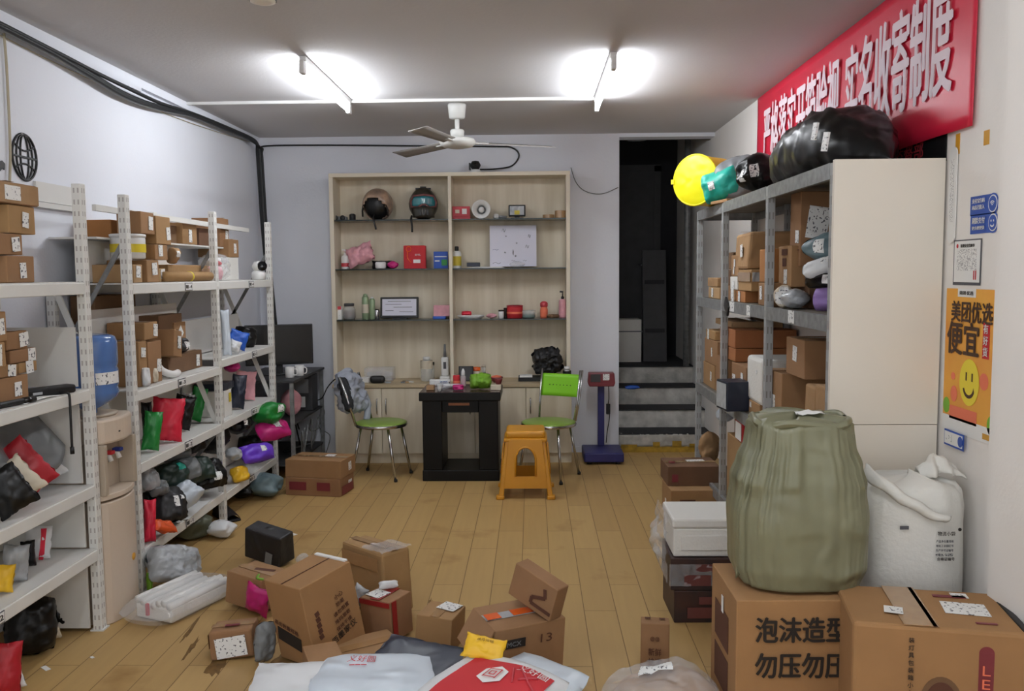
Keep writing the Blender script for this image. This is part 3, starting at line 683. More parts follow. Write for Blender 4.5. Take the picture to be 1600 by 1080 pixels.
# ---------------------------------------------------------------- display cabinet on the back wall
CX0, CX1, CF, UF, CT = -1.665, .322, 7.13, 7.29, .672
t = cab = thing('display_cabinet', 'tall pale wooden display cabinet against the back wall', 'cabinet', (0, 0, 0))
def cp(name, m, b, bevel=0, par=None): return MB().box(*b).build(name, m, par or t, bevel=bevel)
cp('carcass', 'wood', (CX0, CF+.02, .08, CX1, YB-.005, CT-.03)); cp('plinth', 'wood', (CX0, CF+.025, 0, CX1, YB-.005, .08))
cp('counter', 'counter', (CX0-.01, CF-.01, CT-.03, CX1+.01, YB-.004, CT), .003)
ed = [(525, 597), (597, 663.5), (663.5, 742), (742, 822), (822, 893)]
for k, (a, b) in enumerate(ed):
    x0, x1 = at(a, 660, Y=CF).x+.003, at(b, 660, Y=CF).x-.003
    d = cp('door', 'wood', (x0, CF, .085, x1, CF+.018, CT-.035), .002)
    hx = (x1-.035) if k in (0, 2) else (x0+.035)
    MB().tube(smooth([Vector((hx, CF-.002, .42)), Vector((hx, CF-.022, .44)), Vector((hx, CF-.022, .53)), Vector((hx, CF-.002, .55))], 4), .006, 8).build('handle', 'chrome', d)
cp('back_panel', 'wood', (-1.69, YB-.02, CT, CX1, YB-.006, 2.43))
for x0, x1 in ((-1.70, -1.665), (.287, .32), (-.70, -.672)): cp('upright', 'wood_edge', (x0, UF, CT, x1, YB-.02, 2.40), .002)
cp('top_board', 'wood_edge', (-1.70, UF, 2.40, .322, YB-.02, 2.432), .002)
SH = (2.046, 1.632, 1.202)
for z in SH:
    for x0, x1 in ((-1.664, -.701), (-.671, .286)): cp('glass_shelf', 'glass_shelf', (x0, UF+.012, z-.01, x1, YB-.021, z))
struct(MB().box(CX1, YB-.01, .0, DX, YB, .05).build('baseboard_back', 'wall'))

# black table
t = thing('side_table', 'black glossy box-frame table loaded with clutter before the cabinet', 'table', (-.555, 6.72, 0))
MB().box(-.31, -.25, .625, .31, .24, .69).build('tabletop', 'table_black', t, bevel=.006); MB().box(-.305, -.245, .69, .305, .235, .6925).build('top_sheet', 'table_top', t)
for s in (-1, 1): MB().box(-.155+s*.2-.0, -.2, .085, .0, .2, .625).build('leg', 'table_black', t, bevel=.006) if False else MB().box(s*.215-.075, -.21, .085, s*.215+.075, .21, .625).build('leg', 'table_black', t, bevel=.006)
MB().box(-.14, -.2, .53, .14, .2, .625).build('apron', 'table_black', t, bevel=.004); MB().box(-.295, -.215, 0, .295, .215, .085).build('base', 'table_black', t, bevel=.006)
MB().box(-.09, -.202, .585, .07, -.2, .605).build('trim_strip', 'brown_bottle', t)

# chairs
def legs4(t, pts, mtl='chrome'):
    for a, b in pts:
        lg = MB().tube([a, b], .011, 8).build('leg', mtl, t); MB().lathe([(.014, 0), (.014, .02)], 10).build('foot_cap', 'black', lg, (b[0], b[1], 0))
t = thing('chair', 'chrome chair with bright green backrest beside the yellow stool', 'chair', (.12, 6.62, 0), (0, 0, R(-26)))
MB().lathe([(.19, .415), (.208, .42), (.208, .44), (.19, .446), (.0, .45)], 32).build('seat', 'seat_green', t); MB().lathe([(.212, .414), (.216, .424), (.212, .436)], 32, cap=False).build('seat_rim', 'chrome', t)
legs4(t, [((-.13, -.11, .415), (-.18, -.17, .0)), ((.13, -.11, .415), (.18, -.17, 0)), ((-.12, .13, .415), (-.17, .2, 0)), ((.12, .13, .415), (.17, .2, 0))])
bp = MB(); bp.grid(lambda a, b: (-.165+.33*a, .205+.02*math.cos((a-.5)*2.2)+.035*b, .61+.175*b), 14, 6); bk = bp.build('backrest', 'chair_green', t, solid=.012)
mb = MB()
for k in range(7): mb.lathe([(.004, 0), (.004, .004)], 8, Matrix.Translation((-.09+.03*k, .222, .7)) @ Matrix.Rotation(R(90), 4, 'X'))
mb.build('vent_hole', 'ink', bk)
for s in (-1, 1):
    for dx in (0, .022): MB().tube([(s*(.15+dx*.3), .15+dx*.5, .43), (s*(.162+dx*.3), .19+dx, .6), (s*(.166+dx*.4), .24+dx, .82)], .0085, 8).build('back_post', 'chrome', t)
t = thing('chair', 'chrome chair with round green seat and clothes over its back', 'chair', (-1.19, 6.68, 0), (0, 0, R(75)))
MB().lathe([(.185, .405), (.2, .41), (.2, .432), (.185, .438), (.0, .442)], 32).build('seat', 'seat_green', t); MB().lathe([(.2, .404), (.206, .415), (.2, .428)], 32, cap=False).build('seat_rim', 'chrome', t)
legs4(t, [((-.12, -.11, .41), (-.15, -.18, 0)), ((.12, -.11, .41), (.15, -.18, 0)), ((-.11, .12, .41), (-.15, .2, 0)), ((.11, .12, .41), (.15, .2, 0))])
for s in (-1, 1): MB().tube([(s*.14, .15, .42), (s*.155, .2, .6), (s*.16, .27, .8)], .011, 8).build('back_post', 'chrome', t)
mb = MB(); mb.grid(lambda a, b: (-.16+.32*a, .25+.02*math.cos((a-.5)*2), .66+.13*b), 10, 4); mb.build('backrest', 'black', t, solid=.014)
o = bag('crumpled blue-grey shirt draped over the left chair back', (-1.45, 6.76, .655), (.30, .15, .33), material='denim', kind='parcel', rz=75, lean=-14, roll=6, wr=3.2, n=30, name='draped_shirt', cat='clothing')
MB().tube(smooth([Vector((.12, -.05, -.02)), Vector((.135, -.06, -.1)), Vector((.1, -.07, -.17)), Vector((.07, -.06, -.24))], 5), [.035]*8+[.028]*8, 9).build('sleeve', 'denim', o)
MB().tube(smooth([Vector((-.1, .03, .13)), Vector((.0, -.02, .17)), Vector((.1, .02, .14))], 5), [.03]*11, 9).build('collar', 'denim', o)
o = bag('dark cloth hanging beside the shirt on the left chair', (-1.45, 6.62, .66), (.07, .07, .28), material='cloth_dark', kind='parcel', rz=75, lean=-14, roll=6, wr=2.5, n=20, name='draped_jacket', cat='clothing')

# yellow stool
t = thing('plastic_stool', 'yellow plastic stool with arched sides before the green chair', 'stool', (-.055, 6.16, 0))
H, B, T = .475, .2, .14
m_top = MB().box(-T, -T, H-.055, T, T, H).build('seat', 'stool_yellow', t, bevel=.02, seg=3)
MB().box(-T-.012, -T-.012, H-.075, T+.012, T+.012, H-.05).build('seat_skirt', 'stool_yellow', t, bevel=.008)
for k in range(4):
    m = Matrix.Rotation(R(90*k), 4, 'Z'); mb = MB()
    # side panel: outline with an arch cut out, leaning outwards from top to base
    ou = []; n = 12
    zt, zb, za, zc = H-.06, .16, .27, .36
    def yl(z): return -(T+.006+(B-T-.02)*(1-z/H))
    arch = [(-.072, zb)]+[(-.072*math.cos(R(180*i/n)), za+.095*math.sin(R(180*i/n))) for i in range(n+1)]+[(.072, zb)]
    hw = lambda z: T+.0+(B-T-.01)*(1-z/H)-.03
    outer = [(-hw(zb), zb)]+[(-hw(za)+(hw(za)*2)*i/n, za if i in (0, n) else zt) for i in range(n+1)]+[(hw(zb), zb)]
    outer[1] = (-hw(zt), zt); outer[n+1] = (hw(zt), zt)
    vs = []
    for (x, z) in outer: vs.append((x, yl(z), z))
    for (x, z) in arch: vs.append((x, yl(z), z))
    q = len(outer); fs = [(i, i+1, q+i+1, q+i) for i in range(q-1)]
    mb.add(vs, fs, m=m)
    zl = .075; vs = [(-hw(zl), yl(zl), zl), (hw(zl), yl(zl), zl), (hw(zb), yl(zb), zb), (-hw(zb), yl(zb), zb)]
    mb.add(vs, [(0, 1, 2, 3)], m=m)
    sd = mb.build('side_panel', 'stool_yellow', t, solid=.006)
    rim = MB().tube([m @ Vector((x, yl(z)-.002, z)) for x, z in arch], .008, 6); rim.build('arch_rim', 'stool_yellow', sd)
    mb = MB(); a, b = Vector((-T+.006, -T+.006, H-.06)), Vector((-B+.016, -B+.016, .0))
    vs = []
    for p, wv in ((b, .036), (a, .03)):
        for dx, dy in ((-1, -1), (1, -1), (1, 1), (-1, 1)): vs.append(p+Vector((dx*wv/2+wv*.25, dy*wv/2+wv*.25, 0)))
    mb.add(vs, [(0,1,2,3), (4,5,6,7), (0,1,5,4), (1,2,6,5), (2,3,7,6), (3,0,4,7)], m=m)
    lg = mb.build('leg', 'stool_yellow', t, bevel=.008, seg=3)
    MB().box(-B-.008, -B-.008, 0, -B+.05, -B+.05, .028, m=m).build('foot', 'stool_yellow', lg, bevel=.008)

# platform scale
t = thing('platform_scale', 'blue platform scale with dark red display standing by the stair opening', 'scale', (.585, 7.26, 0))
MB().box(-.165, -.21, .02, .165, .16, .10).build('platform', 'scale_blue', t, bevel=.012)
for x in (-.12, .12):
    for y in (-.17, .12): MB().lathe([(.018, 0), (.02, .021)], 10).build('foot', 'black', t, (x, y, 0))
MB().box(-.028, .1, .10, .028, .15, .62).build('column', 'scale_blue', t, bevel=.004)
mb = MB(); mb.prism([(-.105, .62), (.105, .62), (.115, .65), (.108, .735), (-.108, .735), (-.115, .65)], .04, .16); mb.build('display_head', 'scale_red', t, bevel=.008)
MB().box(-.095, .036, .66, -.01, .041, .725).build('display_window', 'dark_grey', t); MB().box(.01, .036, .675, .065, .041, .728).build('round_sticker', 'label', t); MB().box(-.1, .034, .628, .1, .041, .65).build('keypad', 'scale_red', t)
ch = MB().box(.05, .17, .36, .085, .2, .45).build('power_adapter', 'black', t, bevel=.004)
MB().tube(smooth([Vector((.07, .18, .63)), Vector((.075, .2, .5)), Vector((.068, .19, .44)), Vector((.08, .19, .34)), Vector((.06, .2, .2)), Vector((.05, .18, .11))], 5), .004, 6).build('power_cord', 'cable_black', ch)

# water dispenser and bottle
t = thing('water_dispenser', 'beige floor-standing water dispenser wedged between the white racks', 'dispenser', (-2.06, 3.935, 0))
w2, d2 = .155, .155
body = MB(); prof = [(-.155, -.155), (.11, -.155)]+[(.155-.035*(1-math.cos(R(a))) , -.155+.31*(a+90)/180) for a in range(-90, 91, 15)][1:-1]+[(.11, .155), (-.155, .155)]
def ext(mb, z0, z1, sc=1.0):
    n = len(prof); vs = [(x*sc, y*sc, z0) for x, y in prof]+[(x*sc, y*sc, z1) for x, y in prof]
    mb.add(vs, [tuple(range(n))[::-1], tuple(range(n, 2*n))]+[(i, (i+1) % n, (i+1) % n+n, i+n) for i in range(n)])
ext(body, .0, .565); body.build('cabinet_body', 'dispenser', t, bevel=.006)
mb = MB(); ext(mb, .575, .60); mb.build('drip_tray', 'dispenser', t, bevel=.004)
mb = MB().box(-.155, -.155, .6, .06, .155, .83).box(.06, -.155, .6, .135, -.125, .83).box(.06, .125, .6, .135, .155, .83); mb.build('tap_recess', 'dispenser_panel', t, bevel=.003)
mb = MB(); ext(mb, .83, .945); mb.build('head', 'dispenser', t, bevel=.012)
MB().lathe([(.06, .945), (.11, .945), (.12, .957), (.075, .957)], 28).build('bottle_collar', 'dispenser_panel', t)
for y, m_ in ((-.035, 'ink_red'), (.045, 'ink_blue')):
    tp = MB().tube([(.06, y, .765), (.095, y, .765), (.105, y, .735)], .012, 10).build('tap', 'plastic_white', t); MB().box(.078, y-.017, .768, .118, y+.017, .785).build('tap_lever', m_, tp, bevel=.004)
MB().lathe([(.0, .0), (.016, .0), (.018, .003), (.0, .004)], 16, Matrix.Translation((.152, .04, .26)) @ Matrix.Rotation(R(90), 4, 'Y')).build('badge', 'gold', t)
MB().box(.142, -.045, .875, .153, -.02, .882).build('indicator', 'ink', t)
t = thing('water_bottle', 'blue five-gallon water bottle upturned on the dispenser', 'bottle', (-2.06, 3.935, .957))
MB().lathe([(.03, 0), (.032, .02), (.09, .05), (.12, .075), (.128, .1), (.122, .12), (.128, .135), (.128, .2), (.122, .215), (.128, .23), (.128, .33), (.118, .355), (.09, .366), (.0, .36)], 32, cap=False).build('shell', 'bottle_blue', t)
mb = MB(); mb.grid(lambda a, b: (.1295*math.cos(R(-50+62*a)), .1295*math.sin(R(-50+62*a)), .14+.055*b), 10, 2); mb.build('bottle_label', 'label', t)

# computer desk corner
t = thing('computer_desk', 'dark metal computer desk in the far left corner', 'desk', (-2.1, 7.05, 0))
MB().box(-.27, -.48, .755, .26, .5, .775).build('desktop', 'dark_grey', t, bevel=.003)
MB().box(-.25, -.46, .42, .24, .48, .435).build('shelf', 'dark_grey', t); MB().box(-.25, -.46, .1, .24, .48, .115).build('shelf', 'dark_grey', t)
for x in (-.245, .235):
    for y in (-.46, .48): MB().box(x-.014, y-.014, 0, x+.014, y+.014, .755).build('leg', 'rack_steel', t)
t = thing('monitor', 'black switched-off monitor on the corner desk', 'monitor', (-2.08, 7.02, .775), (0, 0, R(22)))
MB().box(-.14, -.1, 0, .14, .08, .012).build('stand', 'black', t, bevel=.004); MB().box(-.025, .0, .012, .025, .03, .2).build('stand_neck', 'black', t)
MB().box(-.27, -.03, .08, .27, .0, .41).build('bezel', 'black', t, bevel=.006); MB().box(-.258, -.032, .095, .258, -.0299, .4).build('screen', 'screen_off', t)
for k, (x, y, lab) in enumerate(((-1.93, 6.78, 'white mug on the corner desk, nearer the camera'), (-1.885, 6.9, 'white mug on the corner desk, behind the other mug'))):
    q = thing('mug', lab, 'mug', (x, y, .775), group='white mugs on the desk'); MB().lathe([(.03, 0), (.034, .004), (.036, .085), (.032, .085), (.03, .008), (.0, .008)], 18, cap=False).build('cup', 'plastic_white', q)
    MB().tube(smooth([Vector((.034, 0, .07)), Vector((.058, 0, .06)), Vector((.055, 0, .025)), Vector((.033, 0, .018))], 4), .005, 6).build('handle', 'plastic_white', q)
t = thing('computer_tower', 'dark grey upright computer case on the desk middle shelf', 'computer', (-1.975, 7.33, .436))
MB().box(-.08, -.09, 0, .1, .1, .3).build('case', 'dark_grey', t, bevel=.004); MB().box(-.05, -.093, .15, .07, -.09, .27).build('front_panel', 'grey_plastic', t); MB().box(-.03, -.096, .03, .04, -.09, .12).build('paper_note', 'paper', t)
pbag('pink and clear bag of goods on the corner desk shelf', 455, 640, 34, 44, .12, X=-1.98, zs=.436, material='bag_pink', kind='blob', rz=40)
t = thing('cable_tangle', 'tangle of grey power cables hanging under the corner desk', 'cable', (-1.95, 7.0, 0))
for k in range(6):
    g = rng(); p = Vector((g.uniform(-.1, .12), g.uniform(-.3, .4), .116 if k % 2 else .4)); pts = [p]
    for i in range(6):
        p = p+Vector((g.uniform(-.07, .07), g.uniform(-.12, .12), 0)); p.x = max(-.2, min(.16, p.x)); p.y = max(-.4, min(.45, p.y)); p.z = .125+(.28*abs(math.sin(i*1.3+k)) if k < 4 else .01); pts.append(p)
    MB().tube(smooth(pts, 5), .006, 6).build('cable', 'cable_grey' if k % 2 else 'cable_black', t)
o = MB().tube(smooth([at(541, 590, Y=7.1), at(525, 592, Y=7.1), at(512, 605, Y=7.3), at(503, 622, Y=7.45), at(490, 627, Y=7.5)], 6), .005, 6).build('power_cord', 'cable_black'); tag(o, 'black cord looping from the cabinet counter to the desk', 'cord')
o = MB().tube(smooth([at(500, 628, Y=7.55), at(507, 645, Y=7.55), at(499, 668, Y=7.55), at(515, 680, Y=7.5), at(512, 700, Y=7.5), at(506, 716, Y=7.5), at(508, 722, Y=7.4)], 6), .004, 6).build('power_cord', 'cable_grey'); tag(o, 'grey cord dangling down the back wall between desk and cabinet', 'cord')
# ---------------------------------------------------------------- cabinet contents
YC = 7.42; K = YC/FPX
def cx(px, z, y=YC): return Vector((at(px, 431-(z-EYE)/y*FPX, Y=y).x, y, z+.0005))
def bottle(label, px, z, wpx, hpx, prof, m, cap=None, band=None, y=YC, name='bottle', cat='bottle', group=None, part='body', n=18):
    s = y/FPX; r, h = wpx*s/2, hpx*s; t = thing(name, label, cat, cx(px, z, y), group=group)
    MB().lathe([(a*r, b*h) for a, b in prof], n).build(part, m, t)
    if cap: MB().lathe([(a*r, b*h) for a, b in cap[1]], n).build(cap[2] if len(cap) > 2 else 'cap', cap[0], t)
    if band: MB().lathe([(r*band[3] if len(band) > 3 else r*1.02, band[1]*h), (r*band[3] if len(band) > 3 else r*1.02, band[2]*h)], n, cap=False).build('bottle_label', band[0], t)
    return t
def cbx(label, px, z, wpx, hpx, d, m, y=YC, rz=0, name='small_box', cat='box', lean=0, bevel=.003):
    s = y/FPX; o = MB().box(-wpx*s/2, -d/2, 0, wpx*s/2, d/2, hpx*s).build(name, m, None, cx(px, z, y), (R(lean), 0, R(rz)), bevel=bevel)
    o['_d'] = (wpx*s, d, hpx*s); return tag(o, label, cat)
def dm(o): 
    d = tuple(o['_d']); del o['_d']; return d
S1, S2, S3, SC = SH[0], SH[1], SH[2], CT
CYL = [(.92, 0), (1, .03), (1, .97), (.92, 1)]
# top shelf
t = thing('gadget', 'small grey twin-dial gadget at the left end of top cabinet shelf', 'gadget', cx(532, S1))
MB().box(-.06, -.04, 0, .06, .03, .035).build('body', 'grey_plastic', t, bevel=.008)
for x in (-.03, .03): MB().lathe([(.02, 0), (.022, .012), (.012, .014)], 14, Matrix.Translation((x, -.04, .022)) @ Matrix.Rotation(R(90), 4, 'X')).build('dial', 'black', t)
bottle('small black canister left of the tan helmet', 551, S1, 10, 9.5, CYL, 'black', ('dark_grey', [(.7, 1), (.6, 1.12), (.0, 1.12)]), name='canister', cat='can')
def shell(fn, nu=28, nv=16, keep=None):
    mb = MB(); mb.grid(fn, nu, nv); 
    if keep: mb2 = MB(); mb2.v = mb.v; idx = [i for i, f in enumerate(mb.f) if keep(sum((mb.v[k] for k in f), Vector())/4)]; mb2.f = [mb.f[i] for i in idx]; mb2.sm = [True]*len(idx); return mb2
    return mb
hx = .128
def sph(rx, ry, rz, cz, flat=0): return lambda a, b: (rx*math.cos(2*math.pi*a)*math.sin(math.pi*b), ry*math.sin(2*math.pi*a)*math.sin(math.pi*b), max(cz+rz*math.cos(math.pi*b), flat))
t = thing('motorcycle_helmet', 'tan open-face helmet with dark lining on the top cabinet shelf', 'helmet', cx(591, S1), (0, 0, R(-14)))
shell(sph(.128, .125, .135, .132), keep=lambda c: not (c.y < -.02 and (c.x/.112)**2+((c.z-.05)/.135)**2 < 1) and c.z > .012).build('shell', 'helmet_tan', t, solid=.008)
shell(sph(.113, .112, .118, .128), keep=lambda c: c.z > .012).build('lining', 'black', t)
MB().tube([(-.115+.01*0, -.06, .03)]+[(.118*math.cos(R(a)), -.055-.035*math.sin(R(a)), .06+.125*math.sin(R(a))) for a in range(170, 9, -16)]+[(.115, -.06, .03)], .008, 6).build('edge_trim', 'ink', t)
MB().tube(smooth([Vector((.01, -.1, .04)), Vector((.02, -.14, .0)), Vector((.035, -.142, -.05)), Vector((.04, -.14, -.085))], 4), .008, 6).build('chin_strap', 'black', t)
t = thing('motorcycle_helmet', 'dark camouflage full-face helmet with goggles on the top cabinet shelf', 'helmet', cx(662, S1), (0, 0, R(8)))
shell(lambda a, b: (lambda x, y, z: (x*(1-.12*max(0, (z-.14)/.13)), y*(1.12 if y < 0 and z < .1 else 1), z))(*sph(.125, .125, .14, .136, .004)(a, b)), 32, 18).build('shell', 'camo', t)
MB().bar((0, -.03, .272), (0, .06, .278), .05, .016).bar((-.05, -.02, .262), (-.05, .06, .265), .03, .014).bar((.05, -.02, .262), (.05, .06, .265), .03, .014).build('ridge', 'black', t)
gg = MB(); gg.grid(lambda a, b: (-.1+.2*a, -.137+.05*(2*a-1)**2, .105+.085*b), 12, 4); gb = gg.build('goggle_lens', 'lens_teal', t, solid=.006)
fr_ = [(-.1, .105), (-.105, .15), (-.085, .192), (0, .2), (.085, .192), (.105, .15), (.1, .105), (.05, .095), (.012, .118), (-.012, .118), (-.05, .095)]
MB().tube([(x, -.142+.05*(x/.1)**2, z) for x, z in fr_], .011, 6, closed=True).build('goggle_frame', 'lens_brown', gb)
mb = MB(); mb.grid(lambda a, b: (-.085+.17*a, -.165+.06*(2*a-1)**2-.012*math.sin(math.pi*b), .012+.085*b), 12, 5); ck = mb.build('chin_guard', 'camo', t, solid=.012)
for x in (-.03, .0, .03): MB().box(x-.008, -.185, .03, x+.008, -.165, .075).build('vent', 'black', ck)
MB().tube(smooth([Vector((-.1, -.06, .03)), Vector((-.105, -.13, .0)), Vector((-.1, -.135, -.06)), Vector((-.1, -.135, -.11))], 4), .009, 6).build('chin_strap', 'black', t)
o = cbx('red box with two stickers left of the megaphone', 721, S1, 27, 19.5, .12, 'rose', rz=4); d = dm(o); plate(o, d, '-y', -.22, .1, .035, .03, 'bag_cream', 'sticker'); plate(o, d, '-y', .18, .1, .04, .045, 'paper', 'sticker'); plate(o, d, '-y', 0, -.28, .12, .008, 'bag_deepred', 'stripe')
t = thing('megaphone', 'white megaphone facing forward on the top cabinet shelf', 'megaphone', cx(753, S1)); m = Matrix.Translation((0, -.06, .078)) @ Matrix.Rotation(R(90), 4, 'X')
MB().lathe([(.03, -.12), (.034, -.06), (.05, 0), (.078, .045), (.074, .045), (.045, .0), (.03, -.05)], 28, m, cap=False).build('horn', 'plastic_white', t, solid=.003); MB().lathe([(.0, .03), (.02, .025), (.024, .0), (.024, -.05)], 18, m, cap=False).build('horn_core', 'plastic_white', t)
MB().lathe([(.036, -.13), (.042, -.11), (.042, -.05), (.034, -.045)], 18, m).build('body', 'grey_plastic', t); MB().box(-.015, .0, .0, .015, .04, .05).build('handle', 'grey_plastic', t)
t = thing('bulb', 'white round bulb-like gadget lying right of the megaphone', 'gadget', cx(779, S1)); MB().lathe([(0, 0), (.02, .006), (.026, .025), (.02, .042), (0, .048)], 18).build('globe', 'plastic_white', t, (-.02, 0, 0)); MB().tube([(0, 0, .018), (.07, .0, .016)], [.014, .011], 12).build('stem', 'grey_plastic', t)
t = thing('flood_light', 'small black-framed flood light on the top cabinet shelf', 'lamp', cx(808, S1)); 
MB().box(-.072, -.02, .022, .072, .03, .118).build('housing', 'black', t, bevel=.006); MB().box(-.06, -.0235, .034, .06, -.02, .108).build('reflector', 'bag_silver', t); MB().box(-.022, -.027, .036, .022, -.0235, .07).build('led_chip', 'label_yellow', t); MB().box(-.055, -.03, 0, .055, .03, .008).build('bracket', 'black', t); MB().box(-.02, -.005, .006, .02, .01, .03).build('bracket_post', 'black', t)
for px_, hp, lab in ((857, 6, 'flat tan tape roll near the right end of top cabinet shelf'), (876, 12, 'tall brown tape roll at the right end of top cabinet shelf')):
    t = thing('tape_roll', lab, 'tape', cx(px_, S1)); h = hp*K; MB().lathe([(.03, 0), (.05, 0), (.05, h), (.03, h), (.03, 0)], 26, cap=False, smooth=False).build('roll', 'tape_clear', t); MB().lathe([(.027, 0), (.0295, 0), (.0295, h), (.027, h), (.027, 0)], 26, cap=False).build('core', 'card', t)
# second shelf
PUMP = [(.95, 0), (1, .03), (1, .58), (.8, .66), (.35, .68)]
def pump(t, r, h, m='plastic_white'):
    MB().lathe([(r*.38, h*.67), (r*.4, h*.76), (r*.16, h*.78), (r*.14, h*.9)], 14).build('pump_collar', m, t); MB().bar((r*.2, 0, h*.93), (-r*.75, 0, h*.95), r*.32, h*.06).build('pump_nozzle', m, t)
t = bottle('white pump bottle at left of second cabinet shelf', 540, S2, 13, 32, PUMP, 'plastic_white', band=('rose', .12, .3)); pump(t, 13*K/2, 32*K)
o = pbag('crumpled pale pink plastic bag on second cabinet shelf', 563, 410, 40, 30, .09, Y=YC-.02, zs=S2, material='bag_pink', kind='pillow', wr=2.4, roll=-20, lean=-20)
tag(MB().box(-.1, -.08, 0, .1, .08, .012).build('paper_stack', 'paper', None, cx(528, S2, 7.4), (0, 0, .1)), 'flat paper stack at left end under the pump bottle area', 'paper') if False else None
o = pbag('dark flat pouch behind the white roll on second shelf', 597, 412, 30, 12, .07, Y=YC+.04, zs=S2, material='bag_black_matt')
bottle('white paper roll lying on second cabinet shelf', 595, S2, 17, 11, [(.2, 0), (.9, .04), (1, .2), (1, .85), (.85, 1), (.3, 1)], 'plastic_white', name='paper_roll', cat='roll', y=7.36)
pbag('small maroon cloth pouch right of the white roll', 614, 415, 18, 12, .06, Y=7.37, zs=S2, material='bag_magenta', kind='blob', name='pouch', cat='pouch')
o = cbx('red gift box with white print on second cabinet shelf', 649, S2, 34, 35.5, .1, 'ink_red', rz=3); d = dm(o)
MB().tube([(-.05+.022*math.cos(a/10*6.283), -.053, .165+.022*math.sin(a/10*6.283)) for a in range(10)], .004, 6, closed=True).build('ring_print', 'tape_orange', o); MB().tube(smooth([Vector((-.058, -.053, .145)), Vector((-.06, -.053, .09)), Vector((-.03, -.053, .05))], 4), .004, 6).build('ring_print', 'tape_orange', o)
plate(o, d, '-y', .1, -.18, .06, .03, 'paper', 'print_patch'); face_text(o, d, '-y', .15, .1, '好礼', .05, .018, 'paper', .01)
plate(o, d, 'top', 0, 0, .17, .08, 'peach', 'lid_panel')
o = cbx('blue and green printed pack beside cabinet divider on second shelf', 689, S2, 22, 26, .1, 'sticker_blue', rz=6); d = dm(o); plate(o, d, '-y', .25, -.15, .05, .05, 'bag_green', 'print_patch'); plate(o, d, '-y', -.25, -.05, .04, .01, 'paper', 'print_patch', 0); plate(o, d, '-y', 0, .2, .1, .008, 'paper', 'print_patch')
bottle('white bottle with dark cap and yellow label right of cabinet divider', 714, S2, 14, 34, [(.95, 0), (1, .03), (1, .68), (.8, .76), (.45, .8)], 'plastic_white', ('black', [(.42, .8), (.45, .82), (.45, .97), (.36, 1)]), ('label_yellow', .12, .55))
o = cbx('small navy wallet on second cabinet shelf papers', 740, S2+.012, 20, 6.5, .07, 'bag_navy', y=7.38, name='wallet', cat='wallet'); dm(o)
t = thing('paper_stack', 'stack of loose white papers under the leaning board on second shelf', 'paper', cx(762, S2, 7.39))
for k in range(4): MB().box(-.17+.02*k, -.06, .003*k, .15-.01*k, .07, .003*k+.0025).build('sheet', 'paper', t, rot=(0, 0, .03*(k-1.5)))
t = thing('whiteboard_sheet', 'white doodled sheet leaning upright on second cabinet shelf', 'sheet', cx(802, S2+.012, 7.44), (R(-5), 0, R(1.5)))
MB().box(-.2, 0, 0, .2, .006, .352).build('sheet', 'paper_lilac', t)
for x, z, w_, h_, m_ in ((-.08, .31, .03, .03, 'grey_plastic'), (.12, .17, .03, .03, 'ink_grey'), (-.06, .26, .008, .008, 'ink'), (-.07, .12, .012, .012, 'ink'), (-.15, .145, .05, .008, 'ink_blue'), (.0, .12, .006, .05, 'ink'), (.02, .09, .012, .016, 'ink'), (-.14, .03, .07, .01, 'ink'), (.0, .05, .03, .008, 'ink_grey'), (.1, .05, .03, .008, 'ink_grey'), (.14, .26, .02, .03, 'ink_grey'), (.03, .2, .012, .012, 'ink_grey')):
    MB().tube(smooth([Vector((x-w_/2, -.001, z-h_/3)), Vector((x-w_/6, -.001, z+h_/2)), Vector((x+w_/6, -.001, z-h_/2)), Vector((x+w_/2, -.001, z+h_/3))], 4), .0016, 4).build('doodle', m_, t)
pbag('scrap of crumpled clear film before the leaning doodled sheet', 808, 416, 24, 10, .05, Y=7.36, zs=S2, material='film', kind='blob', name='plastic_scrap', cat='scrap')
# third shelf
o = cbx('small white box with red top at left end of third shelf', 529.5, S3, 11, 21, .05, 'paper', y=7.38); d = dm(o); plate(o, d, '-y', 0, .38, .055, .028, 'rose', 'print_patch'); plate(o, d, '-y', 0, -.2, .03, .03, 'label', 'print_patch')
bottle('round glass jar with dark lid on third cabinet shelf', 546, S3, 20, 25, [(.8, 0), (1, .1), (1, .62), (.75, .8), (.72, .82)], 'glass_clear', ('dark_grey', [(.76, .82), (.8, .84), (.8, .98), (.72, 1)], 'lid'), ('lens_brown', .1, .55, .9), name='jar', cat='jar')
bottle('tall pale green spray can, taller of two on third shelf', 571.5, S3, 11, 39, [(.95, 0), (1, .02), (1, .86), (.7, .93)], 'green_can', ('green_can', [(.6, .93), (.62, .94), (.55, 1), (.3, 1.02)]), ('bag_cream', .25, .6), name='spray_can', cat='can')
bottle('green spray can, shorter and to the right on third shelf', 582, S3, 9, 34, [(.95, 0), (1, .02), (1, .88), (.7, .95)], 'green_can', ('plastic_white', [(.6, .95), (.55, 1.0), (.3, 1.02)]), name='spray_can', cat='can')
bottle('little silver pot left of the framed tablet', 589, S3, 8, 14, CYL, 'chrome', ('black', [(.9, 1), (.8, 1.1), (0, 1.1)]), name='pot', cat='pot')
t = thing('tablet_display', 'black-framed tablet display standing on third cabinet shelf', 'tablet', cx(624, S3, 7.40), (R(-8), 0, 0)); MB().box(-.165, -.0, .01, .165, .02, .19).build('bezel', 'black', t, bevel=.005); MB().box(-.147, -.002, .03, .147, -.0, .172).build('screen', 'paper_lilac', t)
MB().box(-.06, .0, 0, .06, .07, .01).build('stand', 'black', t)
for z, x0, x1 in ((.15, -.1, .1), (.125, -.12, .02), (.1, -.05, .11), (.06, .0, .12), (.07, -.12, -.05)): MB().box(x0, -.003, z, x1, -.002, z+.004).build('screen_text', 'ink_grey', t)
